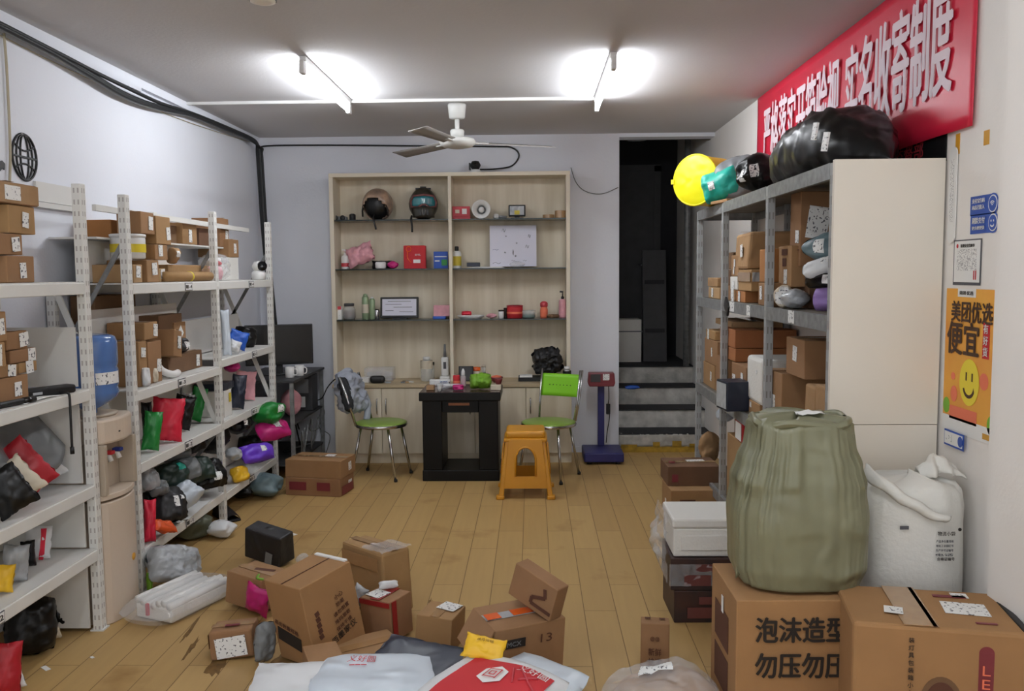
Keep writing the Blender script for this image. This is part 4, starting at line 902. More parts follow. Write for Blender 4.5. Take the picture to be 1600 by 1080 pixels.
o = cbx('pink box beside the divider on third cabinet shelf', 691, S3+.022, 25, 17, .09, 'bag_pink'); dm(o)
o = cbx('small light blue pack beneath the pink box on third shelf', 687, S3, 20, 4, .08, 'bag_blue', y=7.41); dm(o)
t = thing('serving_tray', 'white oblong tray right of divider on third shelf', 'tray', cx(736, S3, 7.4)); MB().lathe([(.085, 0), (.115, .018), (.12, .03), (.112, .03), (.085, .006), (0, .006)], 28, Matrix.Diagonal((1, .6, 1, 1)), cap=False).build('dish', 'plastic_white', t)
pbag('small red packet lying in the white tray', 729, 487, 16, 8, .05, Y=7.4, zs=S3+.02, material='bag_red', kind='parcel', name='packet', cat='packet')
pbag('small pink sweet bag between tray and lipstick pots', 768, 493, 17, 8, .05, Y=7.38, zs=S3, material='bag_pink', kind='blob', name='packet', cat='packet')
bottle('small white pot left of the red tin', 783, S3, 9, 11, CYL, 'plastic_white', ('ink', [(.9, 1), (.9, 1.2), (0, 1.2)]), name='pot', cat='pot', y=7.39)
bottle('dark cylindrical pot touching the red tin', 790, S3, 6, 16, CYL, 'ink', y=7.44, name='pot', cat='pot')
bottle('red tin with pale print on third cabinet shelf', 804.5, S3, 25, 20, CYL, 'ink_red', ('bag_deepred', [(1.02, .88), (1.03, .9), (1.03, 1), (0, 1)], 'lid'), ('peach', .35, .5), name='tin', cat='tin')
t = bottle('clear tub with green contents right of red tin', 826, S3, 22, 12, [(.8, 0), (1, .15), (1, .95), (.95, 1)], 'glass_clear', ('teal', [(.85, .04), (.92, .1), (.92, .45), (0, .45)], 'contents'), name='tub', cat='tub')
bottle('coral red bottle on third cabinet shelf', 850, S3, 12, 26, [(.9, 0), (1, .04), (1, .5), (.85, .62), (.9, .66)], 'peach', ('rose', [(.9, .66), (1, .7), (1, .88), (.7, .97), (.3, 1)]))
t = bottle('pale pump bottle with black pump at right end of third shelf', 879, S3, 11.5, 43, PUMP, 'bag_pink'); pump(t, 11.5*K/2, 43*K, 'black')
pbag('dull brown pouch lying before the tall pump bottle', 864, 493, 20, 6, .05, Y=7.36, zs=S3, material='card_dark', kind='parcel', name='pouch', cat='pouch')
# counter
YC2 = 7.34
o = cbx('clear plastic tub holding foam trays on the cabinet counter', 594, SC, 45, 20, .14, 'film', y=7.42, name='plastic_tub', cat='tub'); dm(o)
o = cbx('white foam tray inside the clear tub', 594, SC+.003, 38, 12, .1, 'film', y=7.42, name='foam_tray', cat='tray'); dm(o)
o = cbx('rounded black speaker on the cabinet counter', 590, SC, 24, 12, .06, 'black', y=7.2, name='speaker', cat='speaker', bevel=.024); dm(o)
o = cbx('long white carton behind the draped shirt on counter', 566, SC, 24, 8, .07, 'paper', y=7.27, name='small_box'); dm(o)
t = thing('cable_scraps', 'scattered light paper scraps and cables on counter middle', 'scrap', Vector((-1.12, 7.25, SC)))
for k in range(7):
    g = rng(); MB().cbox((g.uniform(-.12, .17), g.uniform(-.07, .08), .006), (g.uniform(.03, .07), g.uniform(.02, .04), .01), Matrix.Rotation(g.uniform(-.5, .5), 4, 'Z')).build('scrap', ('paper', 'bag_cream', 'card_tan', 'grey_plastic', 'paper', 'bag_silver', 'black')[k], t)
bottle('large clear bottle with white and green label on counter', 667, SC, 19, 38, [(.9, 0), (1, .04), (1, .75), (.7, .88), (.5, .9)], 'glass_clear', ('plastic_white', [(.5, .9), (.55, .92), (.55, 1), (0, 1)]), ('bag_cream', .52, .86, 1.03), y=YC2)
bottle('small dark-lidded vial right of the large clear bottle', 676, SC, 6, 28, CYL, 'glass_clear', ('black', [(1.1, .85), (1.1, 1.02), (0, 1.02)]), y=7.4, name='vial', cat='vial')
t = thing('water_flosser', 'tall white upright appliance beside cabinet divider on the counter', 'appliance', cx(696, SC, 7.40)); MB().box(-.045, -.05, 0, .045, .05, .035).build('base', 'plastic_white', t, bevel=.01); MB().box(-.032, -.035, .035, .032, .03, .2).build('body', 'plastic_white', t, bevel=.012); MB().tube([(0, -.01, .2), (0, -.01, .31)], [.014, .008], 12).build('tip', 'grey_plastic', t); MB().box(-.012, -.038, .1, .012, -.034, .16).build('button_panel', 'ink_grey', t)
o = cbx('dark tablet leaning on the counter right of divider', 728, SC, 23, 24, .015, 'black', y=7.3, name='tablet', cat='tablet', lean=-14); d = dm(o); plate(o, d, '-y', 0, 0, .1, .11, 'dark_grey', 'screen')
bottle('jar with orange lid on the cabinet counter', 744, SC, 14, 21, [(.9, 0), (1, .06), (1, .68), (.9, .72)], 'bag_cream', ('tape_orange', [(1.02, .72), (1.04, .75), (1.04, .98), (0, 1)], 'lid'), name='jar', cat='jar', y=7.38)
bottle('slim glass bottle with dark base right of the jar', 756, SC, 6.5, 24, CYL, 'glass_clear', ('bag_cream', [(1.1, .86), (1.1, 1), (0, 1)]), ('dark_grey', .1, .5), y=7.38)
o = cbx('white tissue box on the counter behind green bag', 746, SC, 18, 9, .08, 'paper', y=7.24, name='tissue_box'); dm(o)
bottle('low yellow tin on the counter', 760, SC, 12, 10, CYL, 'label_yellow', ('gold', [(1.03, .8), (1.03, 1), (0, 1)], 'lid'), y=7.26, name='tin', cat='tin')
bottle('dark red bowl of sweets on the counter', 776, SC, 21, 9, [(.45, 0), (.8, .4), (1, .95), (.92, .95), (.4, .2)], 'scale_red', ('peach', [(.8, .7), (.7, 1.1), (.0, 1.3)], 'contents'), y=7.22, name='bowl', cat='bowl')
o = pbag('black cloth hat heaped on the cabinet counter', 855, 574, 46, 42, .18, Y=7.36, zs=SC+.034, material='bag_black_matt', kind='parcel', name='hat', cat='hat', wr=3.4, n=26, roll=-8)
o = cbx('black box lid under the hat on counter', 838, SC, 56, 6, .2, 'black', y=7.36, name='box_lid', cat='box'); dm(o)
o = cbx('white folded paper on the black lid beside the hat', 822, SC+.034, 20, 3, .1, 'paper', y=7.31, name='paper_stack', cat='paper'); dm(o)
t = bottle('white and black bottle at the right end of counter', 886, SC, 13, 24, [(.9, 0), (1, .04), (1, .6), (.6, .72), (.6, .78)], 'plastic_white', ('plastic_white', [(.7, .78), (.7, 1), (0, 1)]), ('black', .3, .72, 1.02), y=7.24)
# camera on cabinet top
t = thing('security_camera', 'black ball security camera on a white base above the cabinet', 'camera', cx(743, 2.433, 7.4)); MB().lathe([(.04, 0), (.045, .006), (.045, .024), (.03, .03)], 20).build('base', 'plastic_white', t); MB().lathe([(0, .028), (.03, .034), (.045, .06), (.045, .07), (.03, .098), (0, .104)], 20).build('ball', 'black', t); MB().box(-.055, -.01, .028, -.04, .015, .085).build('bracket', 'black', t); MB().lathe([(.014, 0), (.012, .006), (0, .006)], 14, Matrix.Translation((0, -.046, .07)) @ Matrix.Rotation(R(90), 4, 'X')).build('lens', 'black_gloss', t)
# table clutter (table top z .6925)
TT = .694
def tc(px, y): return Vector((at(px, 620, Y=y).x, y, TT))
t = thing('digital_clock', 'white digital clock reading 5:00 on the black table', 'clock', tc(688, 6.86)); MB().box(-.085, -.02, 0, .085, .03, .05).build('case', 'plastic_white', t, bevel=.008); MB().box(0, -.0215, .01, .065, -.02, .042).build('display', 'bag_lightblue', t); lettering(t, (.032, -.023, .026), (0, -1, 0), (1, 0, 0), '5:00', .052, .022, 'ink_blue', .02); MB().lathe([(.006, 0), (.006, .004), (0, .004)], 10, Matrix.Translation((.076, -.02, .026)) @ Matrix.Rotation(R(90), 4, 'X')).build('button', 'black', t)
bottle('red drink can on the black table', 713.5, TT, 11, 18, [(.8, 0), (1, .06), (1, .9), (.8, .98), (.75, 1)], 'ink_red', ('chrome', [(.76, .98), (.74, 1.02), (0, .99)], 'lid'), ('peach', .3, .5, 1.01), y=6.82, name='drink_can', cat='can')
bottle('clear spray bottle with white cap on the black table', 724, TT, 9, 28, [(.9, 0), (1, .04), (1, .55), (.6, .64), (.5, .66)], 'glass_clear', ('plastic_white', [(.62, .64), (.66, .68), (.6, .85), (.25, 1)]), ('bag_pink', .05, .5, .8), y=6.8)
o = pbag('bright green bag of vegetables on the black table', 751, 605, 34, 24, .12, Y=6.64, zs=TT, material='lettuce', kind='parcel', wr=2.4, name='vegetable_bag')
tag(MB().box(-.06, -.05, 0, .06, .05, .004).build('paper_sheet', 'bag_cream', None, tc(753, 6.77)+Vector((0, 0, .055)), (R(12), 0, .1)), 'cream paper sheet propped behind the green vegetable bag', 'paper')
o = pbag('crumpled clear packaging on the table front left', 694, 611, 24, 12, .1, Y=6.6, zs=TT, material='film', kind='blob', name='plastic_scrap', cat='scrap')
bottle('squat clear cup at the front edge of the table', 687, TT, 9, 12, [(.7, 0), (1, .95), (.95, 1)], 'glass_clear', ('paper', [(.6, .05), (.8, .6), (0, .6)], 'contents'), y=6.52, name='cup', cat='cup')
o = pbag('magenta wrapper lying on the table front', 716, 612, 18, 9, .06, Y=6.58, zs=TT, material='bag_magenta', kind='parcel', name='wrapper', cat='wrapper')
o = pbag('flat white sleeve of packaging across the table middle', 706, 608, 26, 6, .05, Y=6.72, zs=TT, material='bag_white', name='packaging', cat='packaging')
o = cbx('small kraft box at the table left side', 673, TT, 12, 7, .08, 'card_tan', y=6.62); dm(o)
o = cbx('tan box at the right front of the table', 775, TT, 16, 8, .1, 'bag_cream', y=6.62); dm(o)
bottle('dark red cup on the tan box on the table', 779, TT+8*6.62/FPX, 13, 9, [(.6, 0), (1, .9), (.94, 1)], 'scale_red', y=6.62, name='cup', cat='cup')
# ---------------------------------------------------------------- parcels on the left racks
def lc(label, pe, pr, pt, zs, d=.34, xf=-2.015, material='card', lab=(-.0, 0, .05, .06), rz=0, tape='top', group=None, dx=0, labels=(), **kw):
    """carton facing the aisle: pe near edge px, pr far edge px, pt top px; returns (object, top z)"""
    y0, y1 = at(pe, pt, X=xf).y, at(pr, pt, X=xf).y
    h = at((pe+pr)/2, pt, X=xf).z - zs
    if pe > 205: d = min(d, xf+2.232) if zs < 1.74 and zs+h < 1.76 else min(d, max(.1, xf+2.142) if xf > -2.1 else d)
    lb = [('+x', *lab)] if lab else []
    o = carton(label, (xf-d/2, (y0+y1)/2, zs+.001), (d, max(y1-y0-.004, .02), h-.002), (0, 0, R(rz)), material, tape, None, group, labels=lb+list(labels), **kw)
    return o, zs+h
G1 = 'cardboard parcels on the nearest white rack'
L1A, L1B, L1C, L1D = 1.567, 1.10, .67, .38
o, z = lc('lowest brown carton of the top-shelf stack at left edge', 10, 53, 399, L1A, group=G1, lab=(.05, -.05, .04, .06), xf=-1.99)
o, z = lc('second brown carton up in the top-shelf stack, label at right', -14, 35, 364, z, group=G1, lab=(.25, 0, .05, .055), xf=-1.99, dx=0)
o, z = lc('third brown carton up in the top-shelf stack, small label', 12, 54, 321, z, group=G1, lab=(.1, 0, .04, .06), xf=-1.995)
o, z = lc('topmost carton of left edge stack with wide taped label band', -30, 58, 283, z, group=G1, lab=None, xf=-1.99, d=.36); dd = (.36, o.dimensions.y, o.dimensions.z)
plate(o, dd, '+x', 0, .0, dd[1]*.98, .075, 'tape_clear', 'packing_tape', off=.003); plate(o, dd, '+x', .0, 0, .1, .055, 'label', 'shipping_label', off=.006); plate(o, dd, '+x', -.32, .02, .06, .035, 'rose', 'print_patch', off=.006)
# level B
o, z1 = lc('bottom carton of the waist-high stack at the left edge', -16, 44, 589, L1B, group=G1, lab=(.2, 0, .045, .055), xf=-2.015)
o, z2 = lc('small carton lying on the bottom carton, left edge stack', -8, 28, 571, z1, group=G1, lab=(.2, 0, .05, .045), xf=-2.015)
o, z3 = lc('carton with upright label at right of the waist-high stack', 29, 58, 565, z1, group=G1, lab=(.05, 0, .05, .05), xf=-2.03, d=.3)
o, z4 = lc('flat carton tilted across the waist-high stack', 14, 57, 545, z3, group=G1, lab=(.3, 0, .05, .05), xf=-2.03, d=.3)
o, z5 = lc('square carton with central label upper in waist-high stack', 8, 43, 517, z4, group=G1, lab=(.3, 0, .06, .055), xf=-2.03, d=.3)
o, z6 = lc('carton at the photo left edge, above the small lying carton', -26, 9, 536, z2, group=G1, lab=(.15, 0, .03, .08), xf=-1.98, d=.3)
o, z7 = lc('topmost carton of the waist-high stack, cut by photo edge', -26, 10, 487, z6, group=G1, lab=(.2, 0, .04, .06), xf=-1.98, d=.3)
# black tools, paper and strap
t = thing('label_scanner', 'long black handheld device lying on the waist-high shelf', 'device', (-2.03, 3.47, L1B+.001), (0, 0, R(62))); MB().box(-.15, -.03, 0, .15, .03, .035).build('body', 'black', t, bevel=.008); MB().box(-.04, -.032, .01, .0, -.03, .02).build('badge', 'bag_silver', t); MB().box(-.15, -.025, .035, -.06, .025, .045).build('grip', 'black_gloss', t, bevel=.004)
t = thing('marker_pen', 'black marker pen at the shelf front before the long device', 'pen', (-1.985, 3.16, L1B+.013), (0, 0, R(80))); MB().tube([(-.13, 0, 0), (.1, 0, 0)], .012, 10).build('barrel', 'black', t); MB().tube([(.1, 0, 0), (.16, 0, 0)], .0135, 10).build('pen_cap', 'black_gloss', t)
tag(MB().grid(lambda a, b: (-1.955-.05*b, 3.25+.42*a, L1B+.003+.012*math.sin(a*6)*a), 14, 3).build('paper_strip', 'paper', solid=.002), 'white paper strip curling along the waist-high shelf edge', 'paper')
t = thing('hanging_strap', 'thin black strap hanging from the waist-high shelf', 'strap', (-1.935, 3.52, 0)); MB().tube(smooth([Vector((-.03, 0, 1.108)), Vector((.0, 0, 1.108)), Vector((.008, 0, 1.09)), Vector((.008, .0, 1.02)), Vector((.006, .003, .86))], 4), .0055, 6).build('strap', 'black', t); MB().tube([(.006, .003, .85), (.006, .003, .88)], .009, 8).build('strap_end', 'black', t)
tag(MB().grid(lambda a, b: (-2.2+.03*math.sin(a*9)+.16*b, 3.2+.45*a, 1.04-.2*b-.07*math.sin(a*math.pi)*b+.02*math.sin(a*14)*b), 20, 10).build('foam_sheet', 'bag_grey', solid=.003), 'grey packing sheet sagging beneath the waist-high shelf', 'sheet')
pbag('small red and white trinket bag behind the waist-high stack', 51, 474, 18, 26, .05, X=-2.28, material='bag_deepred', zs=1.46) if False else None
def lm(label, px, py, wp, hp, zs, X=-2.12, t=.035, m='bag_black', rz=35, lean=-8, roll=0, **kw):
    return pbag(label, px, py, wp, hp, t, zs=zs, X=X, material=m, rz=rz, lean=lean, roll=roll, **kw)
GM = 'flat mailers standing on the nearest white rack'
lm('blue plastic folder leaning at back of the knee-high shelf', 45, 735, 84, 83, L1C, X=-2.2, t=.012, m='ink_blue', roll=-20, kind='parcel', wr=.2, name='folder', cat='folder')
lm('white mailer between blue folder and red mailer', 58, 745, 48, 83, L1C, X=-2.14, m='bag_white', roll=-32, group=GM)
lm('red mailer leaning on the knee-high shelf', 34, 748, 65, 86, L1C, X=-2.08, m='bag_deepred', roll=-36, group=GM, t=.05)
lm('white book-like mailer in front of the red mailer', 22, 765, 65, 64, L1C, X=-2.02, m='bag_cream', roll=-38, group=GM, t=.04)
lm('black mailer leaning in front of white mailer, knee-high shelf', 12, 778, 60, 72, L1C, X=-1.99, m='bag_black', roll=-30, group=GM, t=.05)
lm('ochre mailer at left edge of the shin-high shelf', 4, 885, 30, 44, L1D, X=-2.03, m='bag_yellow', roll=10, group=GM)
lm('crumpled grey-white mailer on the shin-high shelf', 24, 875, 36, 56, L1D, X=-2.06, m='bag_silver', roll=8, group=GM, t=.06)
lm('dark mailer between pale ones on the shin-high shelf', 44, 865, 20, 40, L1D, X=-2.12, m='bag_black', roll=0, group=GM)
lm('white mailer with red stripe on the shin-high shelf', 60, 855, 36, 50, L1D, X=-2.12, m='bag_white', roll=8, group=GM, t=.05, labels=[(.3, -.1, .02, .13, 'bag_red', 'stripe')])
lm('black mailer at the right end of the shin-high shelf', 74, 850, 18, 46, L1D, X=-2.2, m='bag_black', roll=4, group=GM)
# floor below
lm('red mailer standing on the floor under the nearest rack', 10, 1030, 40, 84, 0, X=-2.0, m='bag_deepred', roll=6, t=.05, group=GM)
lm('white flap of paper beside the red mailer on the floor', 22, 1042, 24, 40, 0, X=-2.0, m='bag_white', roll=-12, t=.02)
lm('large black bag on the floor under the nearest rack', 50, 1000, 76, 92, 0, X=-2.12, m='bag_black', roll=4, t=.14, kind='parcel')
lm('narrow white bag between the black floor bags', 76, 985, 24, 68, 0, X=-2.12, m='bag_cream', roll=-10, t=.04)
lm('black bag farther right on the floor under nearest rack', 96, 972, 44, 48, 0, X=-2.14, m='bag_black', roll=-12, t=.1)
MBx = None
# ------------- second rack, bay two
L2A, L2B, L2C, L2D = 1.555, 1.02, .655, .215
G2 = 'cardboard parcels on the second white rack'
o, za = lc('small crumpled carton behind the post under the paint tub', 208, 222, 413, L2A, material='card_tan', group=G2, d=.22, lab=(0, .1, .05, .06))
o, zb = lc('brown carton under the paint tub with one label', 229, 248, 406, L2A, group=G2, d=.3, lab=(.1, .1, .06, .065))
o, zc = lc('small label carton low beside the yellow-taped tube', 248.5, 258.5, 419, L2A, material='card_tan', group=G2, d=.12, lab=(0, .1, .05, .05))
t = thing('paint_tub', 'white tub with yellow band among cartons on top shelf', 'tub', (-2.085, 4.44, max(za, zb)+.002)); h = .112
MB().lathe([(.075, 0), (.083, .006), (.085, h*.9), (.083, h)], 28).build('tub', 'plastic_white', t); MB().lathe([(.0862, h*.3), (.0866, h*.68)], 28, cap=False).build('band', 'tape_yellow', t); MB().lathe([(.088, h), (.088, h+.014), (.08, h+.016), (0, h+.016)], 28).build('lid', 'plastic_white', t)
zt = max(za, zb)+.002+.131
o, ze = lc('carton with one label right of the paint tub', 241.5, 262, 382, zb, group=G2, d=.2, lab=(-.1, .1, .05, .06)) 
o, z = lc('long dark carton atop the paint tub, tall label face', 219, 240.5, 331, zt, d=.36, group=G2, lab=(.2, 0, .05, .07), material='card'); 
o, z = lc('tall carton right of the long dark carton on top shelf', 243, 266, 338, ze, d=.3, group=G2, lab=(.3, -.1, .05, .07))
o, zf = lc('flat brown carton lying behind the yellow-taped tube', 262, 331, 414, L2A, d=.2, xf=-2.07, group=G2, material='card', lab=None, tape=None); plate(o, (.2, o.dimensions.y, zf-L2A), '+x', .3, .0, .2, .05, 'tape_clear', 'packing_tape', off=.004)
t = thing('carton_tube', 'long brown carton tube with a yellow tape ring on top shelf', 'tube', (-2.0, 5.0, L2A+.03)); MB().tube([(0, -.33, 0), (0, .33, 0)], .028, 14).build('tube', 'card', t); MB().tube([(0, .0, 0), (0, .02, 0)], .0295, 14).build('tape_ring', 'tape_yellow', t)
pbag('small paper-wrapped roll standing on the wrapped packet', 271, 381, 17, 20, .08, X=-2.06, material='kraft', kind='parcel', zs=1.675, name='wrapped_parcel', cat='parcel')
pbag('small paper-wrapped packet with a label near tube', 270, 405, 14, 26, .08, X=-2.03, material='kraft', kind='parcel', zs=zf+.0, labels=[(.1, .2, .03, .035)], name='wrapped_parcel', cat='parcel', rz=60)
US = 1.786
o, z = lc('carton with label standing on the narrow upper shelf', 285, 307, 349, US, d=.2, xf=-2.16, group=G2, lab=(0, -.1, .05, .08))
o, z = lc('long carton on the upper shelf behind the middle post', 343, 357, 341, US-.0, d=.2, xf=-2.155, group=G2, lab=(.2, -.1, .05, .07))
o, z = lc('short carton between label carton and long carton, upper shelf', 311, 333, 357, US, d=.2, xf=-2.17, group=G2, lab=(.2, -.2, .04, .05), material='card_dark')
o, z = lc('wide dark carton at the back of the upper shelf, left of the label carton', 262, 282, 352, US, d=.16, xf=-2.2, group=G2, lab=None, material='card_dark')
o = carton('small orange carton on the upper shelf near the first post', (-2.28, 4.58, US), (.16, .15, .1), material='card_orange', tape=None, group=G2)
o = carton('small white carton beside the orange one on upper shelf', (-2.27, 4.72, US), (.16, .1, .09), material='foam', tape=None, group=G2)
o = carton('large brown carton stowed behind the backboard above the water bottle', (XB+.073, 4.62, L2B), (.13, .46, .47), material='card_dark', tape=None, group=G2)
# bay two, level B
o, z = lc('wide dark carton at the back of the chest-high shelf', 248, 284, 491, L2B, d=.12, xf=-2.11, group=G2, material='card_dark', lab=None)
o, z1 = lc('carton with two stacked labels at the left of chest-high shelf', 216, 229, 533, L2B, d=.3, group=G2, lab=(0, -.2, .05, .05), labels=[('+x', 0, .25, .05, .05)])
o, z2 = lc('tall carton in chest-high stack with low label', 230, 252, 533, L2B, d=.2, group=G2, lab=(.25, -.1, .05, .07), xf=-2.015)
o, z = lc('small carton on top of the chest-high stack', 225, 246, 503, max(z1, z2)+.001, d=.2, group=G2, lab=(.3, 0, .05, .065), xf=-2.015)
p = at(258, 536, X=-2.07); o = carton('tilted carton leaning right in the chest-high stack', (p.x, p.y-.005, 1.135), (.14, .13, .15), (R(-9), 0, R(4)), 'card', 'top', ('+x', .1, .05, .05, .07), G2)
o, z3 = lc('brown carton lying with open end on chest-high shelf', 262, 316, 552, L2B, d=.1, xf=-2.07, group=G2, material='card_dark', lab=(.35, -.05, .05, .07))
o, z = lc('upright carton with diamond label at back of chest-high shelf', 272, 290, 503, z3+.06, d=.08, xf=-2.1, group=G2, lab=(0, 0, .06, .06, 40))
pbag('black bag with a diamond label on the chest-high shelf', 281, 547, 32, 24, .07, X=-2.1, zs=z3, material='bag_black_matt', kind='parcel', rz=70, labels=[(.5, 0, .045, .045)])
t = thing('paper_tube', 'curled white paper tube on the chest-high shelf', 'tube', (-2.01, 4.77, L2B)); MB().tube(smooth([Vector((-.05, -.12, .1)), Vector((-.03, -.09, .05)), Vector((0, -.03, .022)), Vector((.0, .05, .022))], 5), .02, 12).build('tube', 'paper', t); MB().tube([(.0, .05, .022), (0, .056, .022)], .013, 12).build('tube_core', 'ink_grey', t)
lm('white mailer upright at the chest-high shelf front left', 228, 590, 14, 30, L2B, X=-2.0, m='bag_white', t=.05, kind='parcel')
lm('white crumpled packet beside the upright white mailer', 241, 581, 11, 24, L2B, X=-2.02, m='bag_cream', t=.05, kind='parcel')
# level C: mailers standing like books
G3 = 'bright mailers standing on the knee-high shelf'
lm('dark bag behind the green mailer at left', 231, 668, 16, 70, L2C, X=-2.1, m='bag_black', group=G3, t=.05)
lm('green mailer at left of the knee-high row', 238, 678, 26, 60, L2C, X=-2.03, m='bag_green', group=G3, roll=10, t=.05)
lm('bright red mailer, largest of the knee-high row', 262, 666, 46, 66, L2C, X=-2.05, m='bag_red', group=G3, roll=9, t=.06)
lm('black mailer right of the red one', 287, 663, 30, 52, L2C, X=-2.1, m='bag_black', group=G3, roll=16, t=.05)
lm('grey-white mailer peeping over the black one', 292, 655, 18, 46, L2C, X=-2.17, m='bag_silver', group=G3, roll=14, t=.03)
lm('green mailer at the right end of knee-high row', 309, 652, 22, 52, L2C, X=-2.14, m='bag_green', group=G3, roll=18, t=.04)
# level D: heap of dark bags
G4 = 'dark parcel bags heaped on the shin-high shelf'
def hb(label, px, py, wp, hp, m, X, zs, t=.07, rz=50, lean=-38, roll=0, labs=(), kind='parcel'): return lm(label, px, py, wp*1.42, hp*1.5, zs, X=X, t=t*1.5, m=m, rz=rz, lean=lean, roll=roll, labels=labs, group=G4, kind=kind, wr=1.8)
hb('black bag at bottom left of the shin-high heap', 250, 790, 34, 40, 'bag_black', -2.08, L2D, labs=[(.3, .1, .03, .05)])
hb('black bag with narrow label, lower middle of heap', 262, 782, 40, 42, 'bag_black_matt', -2.02, L2D+.02, labs=[(.2, -.2, .03, .06), (.6, .0, .02, .03)])
hb('pale blue-grey crumpled bag at the heap front', 291, 787, 38, 28, 'bag_lightblue', -2.0, L2D+.03, t=.09, kind='blob')
hb('black bag with two square labels at heap right', 327, 772, 40, 34, 'bag_black', -2.02, L2D+.05, labs=[(-.3, .1, .06, .055), (.2, -.5, .06, .05)])
hb('dark green bag in the heap middle', 308, 762, 42, 28, 'bag_darkgreen', -2.05, L2D+.11)
hb('grey label-covered bag in the heap middle', 290, 755, 36, 24, 'bag_grey', -2.05, L2D+.17, t=.05)
hb('teal-black bag at left middle of the heap', 270, 758, 36, 28, 'bag_darkgreen', -2.08, L2D+.15, labs=[(.4, .2, .05, .04, 'bag_teal', 'print_patch')])
hb('large black bag at the upper right of heap', 333, 740, 42, 30, 'bag_black', -2.1, L2D+.2, t=.12, labs=[(-.5, -.1, .05, .05)], kind='blob')
hb('black bag on the heap top beside grey bag', 299, 736, 34, 20, 'bag_black_matt', -2.14, L2D+.25, t=.1)
hb('grey and black bag topmost in the heap', 275, 731, 34, 20, 'bag_grey', -2.12, L2D+.27, t=.06)
hb('white crumpled bag at far left of heap', 234, 754, 20, 24, 'bag_silver', -2.06, L2D+.22, t=.06)
hb('grey packet between white and black bags, heap left', 248, 768, 22, 16, 'bag_grey', -2.03, L2D+.18, t=.05)
lm('dark bag beneath white bag at heap left', 234, 775, 24, 30, L2D+.1, X=-2.1, m='bag_black', t=.08, kind='parcel', group=G4)
lm('red bag spilling at front left of the shin-high shelf', 234, 812, 18, 66, L2D, X=-1.985, m='bag_red', t=.06, roll=4, kind='pillow')
pbag('orange bag drooping over the shin-high shelf edge', 254, 829, 46, 26, .05, zs=L2D+.005, X=-1.96, material='bag_orange', rz=70, lean=-60, roll=20, kind='pillow')
tag(MB().box(-.07, -.2, 0, .07, .2, .002).build('paper_sheet', 'paper', None, (-2.03, 4.93, L2D+.002), (0, 0, .06)), 'white paper sheet lying at the shin-high shelf front', 'paper')
# floor under bay two
pbag('dark olive bag on the floor under the heap shelf', 298, 836, 74, 44, .2, zs=0, X=-2.08, material='bag_olive', kind='blob', rz=60)
pbag('white bag poking out from under the heap shelf', 346, 824, 44, 28, .14, zs=0, X=-1.9, material='bag_white', kind='blob', rz=60)
pbag('large silvery clear bag on the floor beside the dispenser', 272, 886, 88, 62, .16, zs=0, X=-1.84, material='bag_silver', kind='parcel', rz=44, lean=-28, roll=14, wr=2.2, n=26)
pbag('lime green scrap of film beside the silvery bag', 233, 900, 8, 34, .03, zs=0, X=-1.93, material='lettuce', rz=60, name='plastic_scrap', cat='scrap')
# ------------- bay three
L3A, L3B, L3C, L3D = 1.555, 1.06, .66, .20
o, z = lc('white carton with open top under the brown end carton', 346, 372.5, 402, L3A, d=.2, xf=-2.12, material='foam', lab=None, tape=None)
o, z = lc('brown end carton standing on the white carton, top shelf right', 357, 372.5, 374, z, d=.22, xf=-2.12, group=G2, lab=(.1, 0, .05, .07))
t = thing('plush_bag', 'clear bag with a pink plush toy on the top shelf', 'bag', (-2.06, 5.58, L3A))
MB().lathe([(0, .0), (.05, .01), (.062, .05), (.05, .09), (0, .1)], 18).build('plush_body', 'bag_pink', t, (0, -.02, .0)); MB().lathe([(0, 0), (.04, .01), (.048, .04), (.04, .07), (0, .08)], 18).build('plush_head', 'paper', t, (.0, .0, .075)); MB().lathe([(0, 0), (.02, .006), (.022, .02), (0, .035)], 14).build('plush_nose', 'rose', t, (.035, -.02, .095))
mb = MB()
for sg in (-1, 1): mb.grid(lambda a, b, sg=sg: (sg*.085*max(0, (1-abs(2*a-1)**3)*(1-abs(2*b-1)**3))**.5*(1+.4*noise.noise(Vector((a*6, b*6, sg*3)))), -.12+.24*a, .002+.17*b+.012*noise.noise(Vector((a*5, b*2, 8)))), 20, 18)
mb.build('clear_bag', 'film_thin', t); MB().tube(smooth([Vector((.0, .1, .12)), Vector((.01, .15, .125)), Vector((.0, .19, .14))], 4), [.012]*4+[.02]*5, 7).build('bag_tail', 'film', t)
pbag('clear film tail tied on the pink plush bag', 382, 411, 14, 12, .05, zs=L3A+.1, X=-1.99, material='film', kind='blob', rz=50, name='plastic_scrap', cat='scrap') if False else None
t = thing('security_camera', 'white dome security camera with black face on the top shelf', 'camera', (-2.02, 6.36, L3A), (0, 0, R(40))); MB().lathe([(.04, 0), (.05, .006), (.052, .05), (.035, .068)], 24).build('base', 'plastic_white', t); MB().lathe([(0, .058), (.03, .064), (.047, .09), (.047, .105), (.03, .132), (0, .138)], 24).build('head', 'plastic_white', t); MB().lathe([(.036, -.0), (.034, .016), (.0, .02)], 22, Matrix.Translation((.012, -.034, .1)) @ Matrix.Rotation(R(90), 4, 'X')).build('face', 'black_gloss', t)
pbag('grey bag hanging between the racks under the top shelf', 367, 466, 11, 40, .06, X=-2.2, material='bag_grey', kind='blob', zs=1.3) if False else None
lm('clear-fronted white mailer standing behind the middle post', 353, 522, 13, 70, L3B, X=-2.02, m='bag_lightblue', t=.03)
lm('black bag slumped on bay-three chest-high shelf', 384, 530, 36, 32, L3B, X=-2.1, m='bag_black', t=.1, roll=12, kind='parcel')
lm('blue printed mailer before the slumped black bag', 372, 532, 28, 28, L3B, X=-2.04, m='bag_blue', t=.04, roll=20)
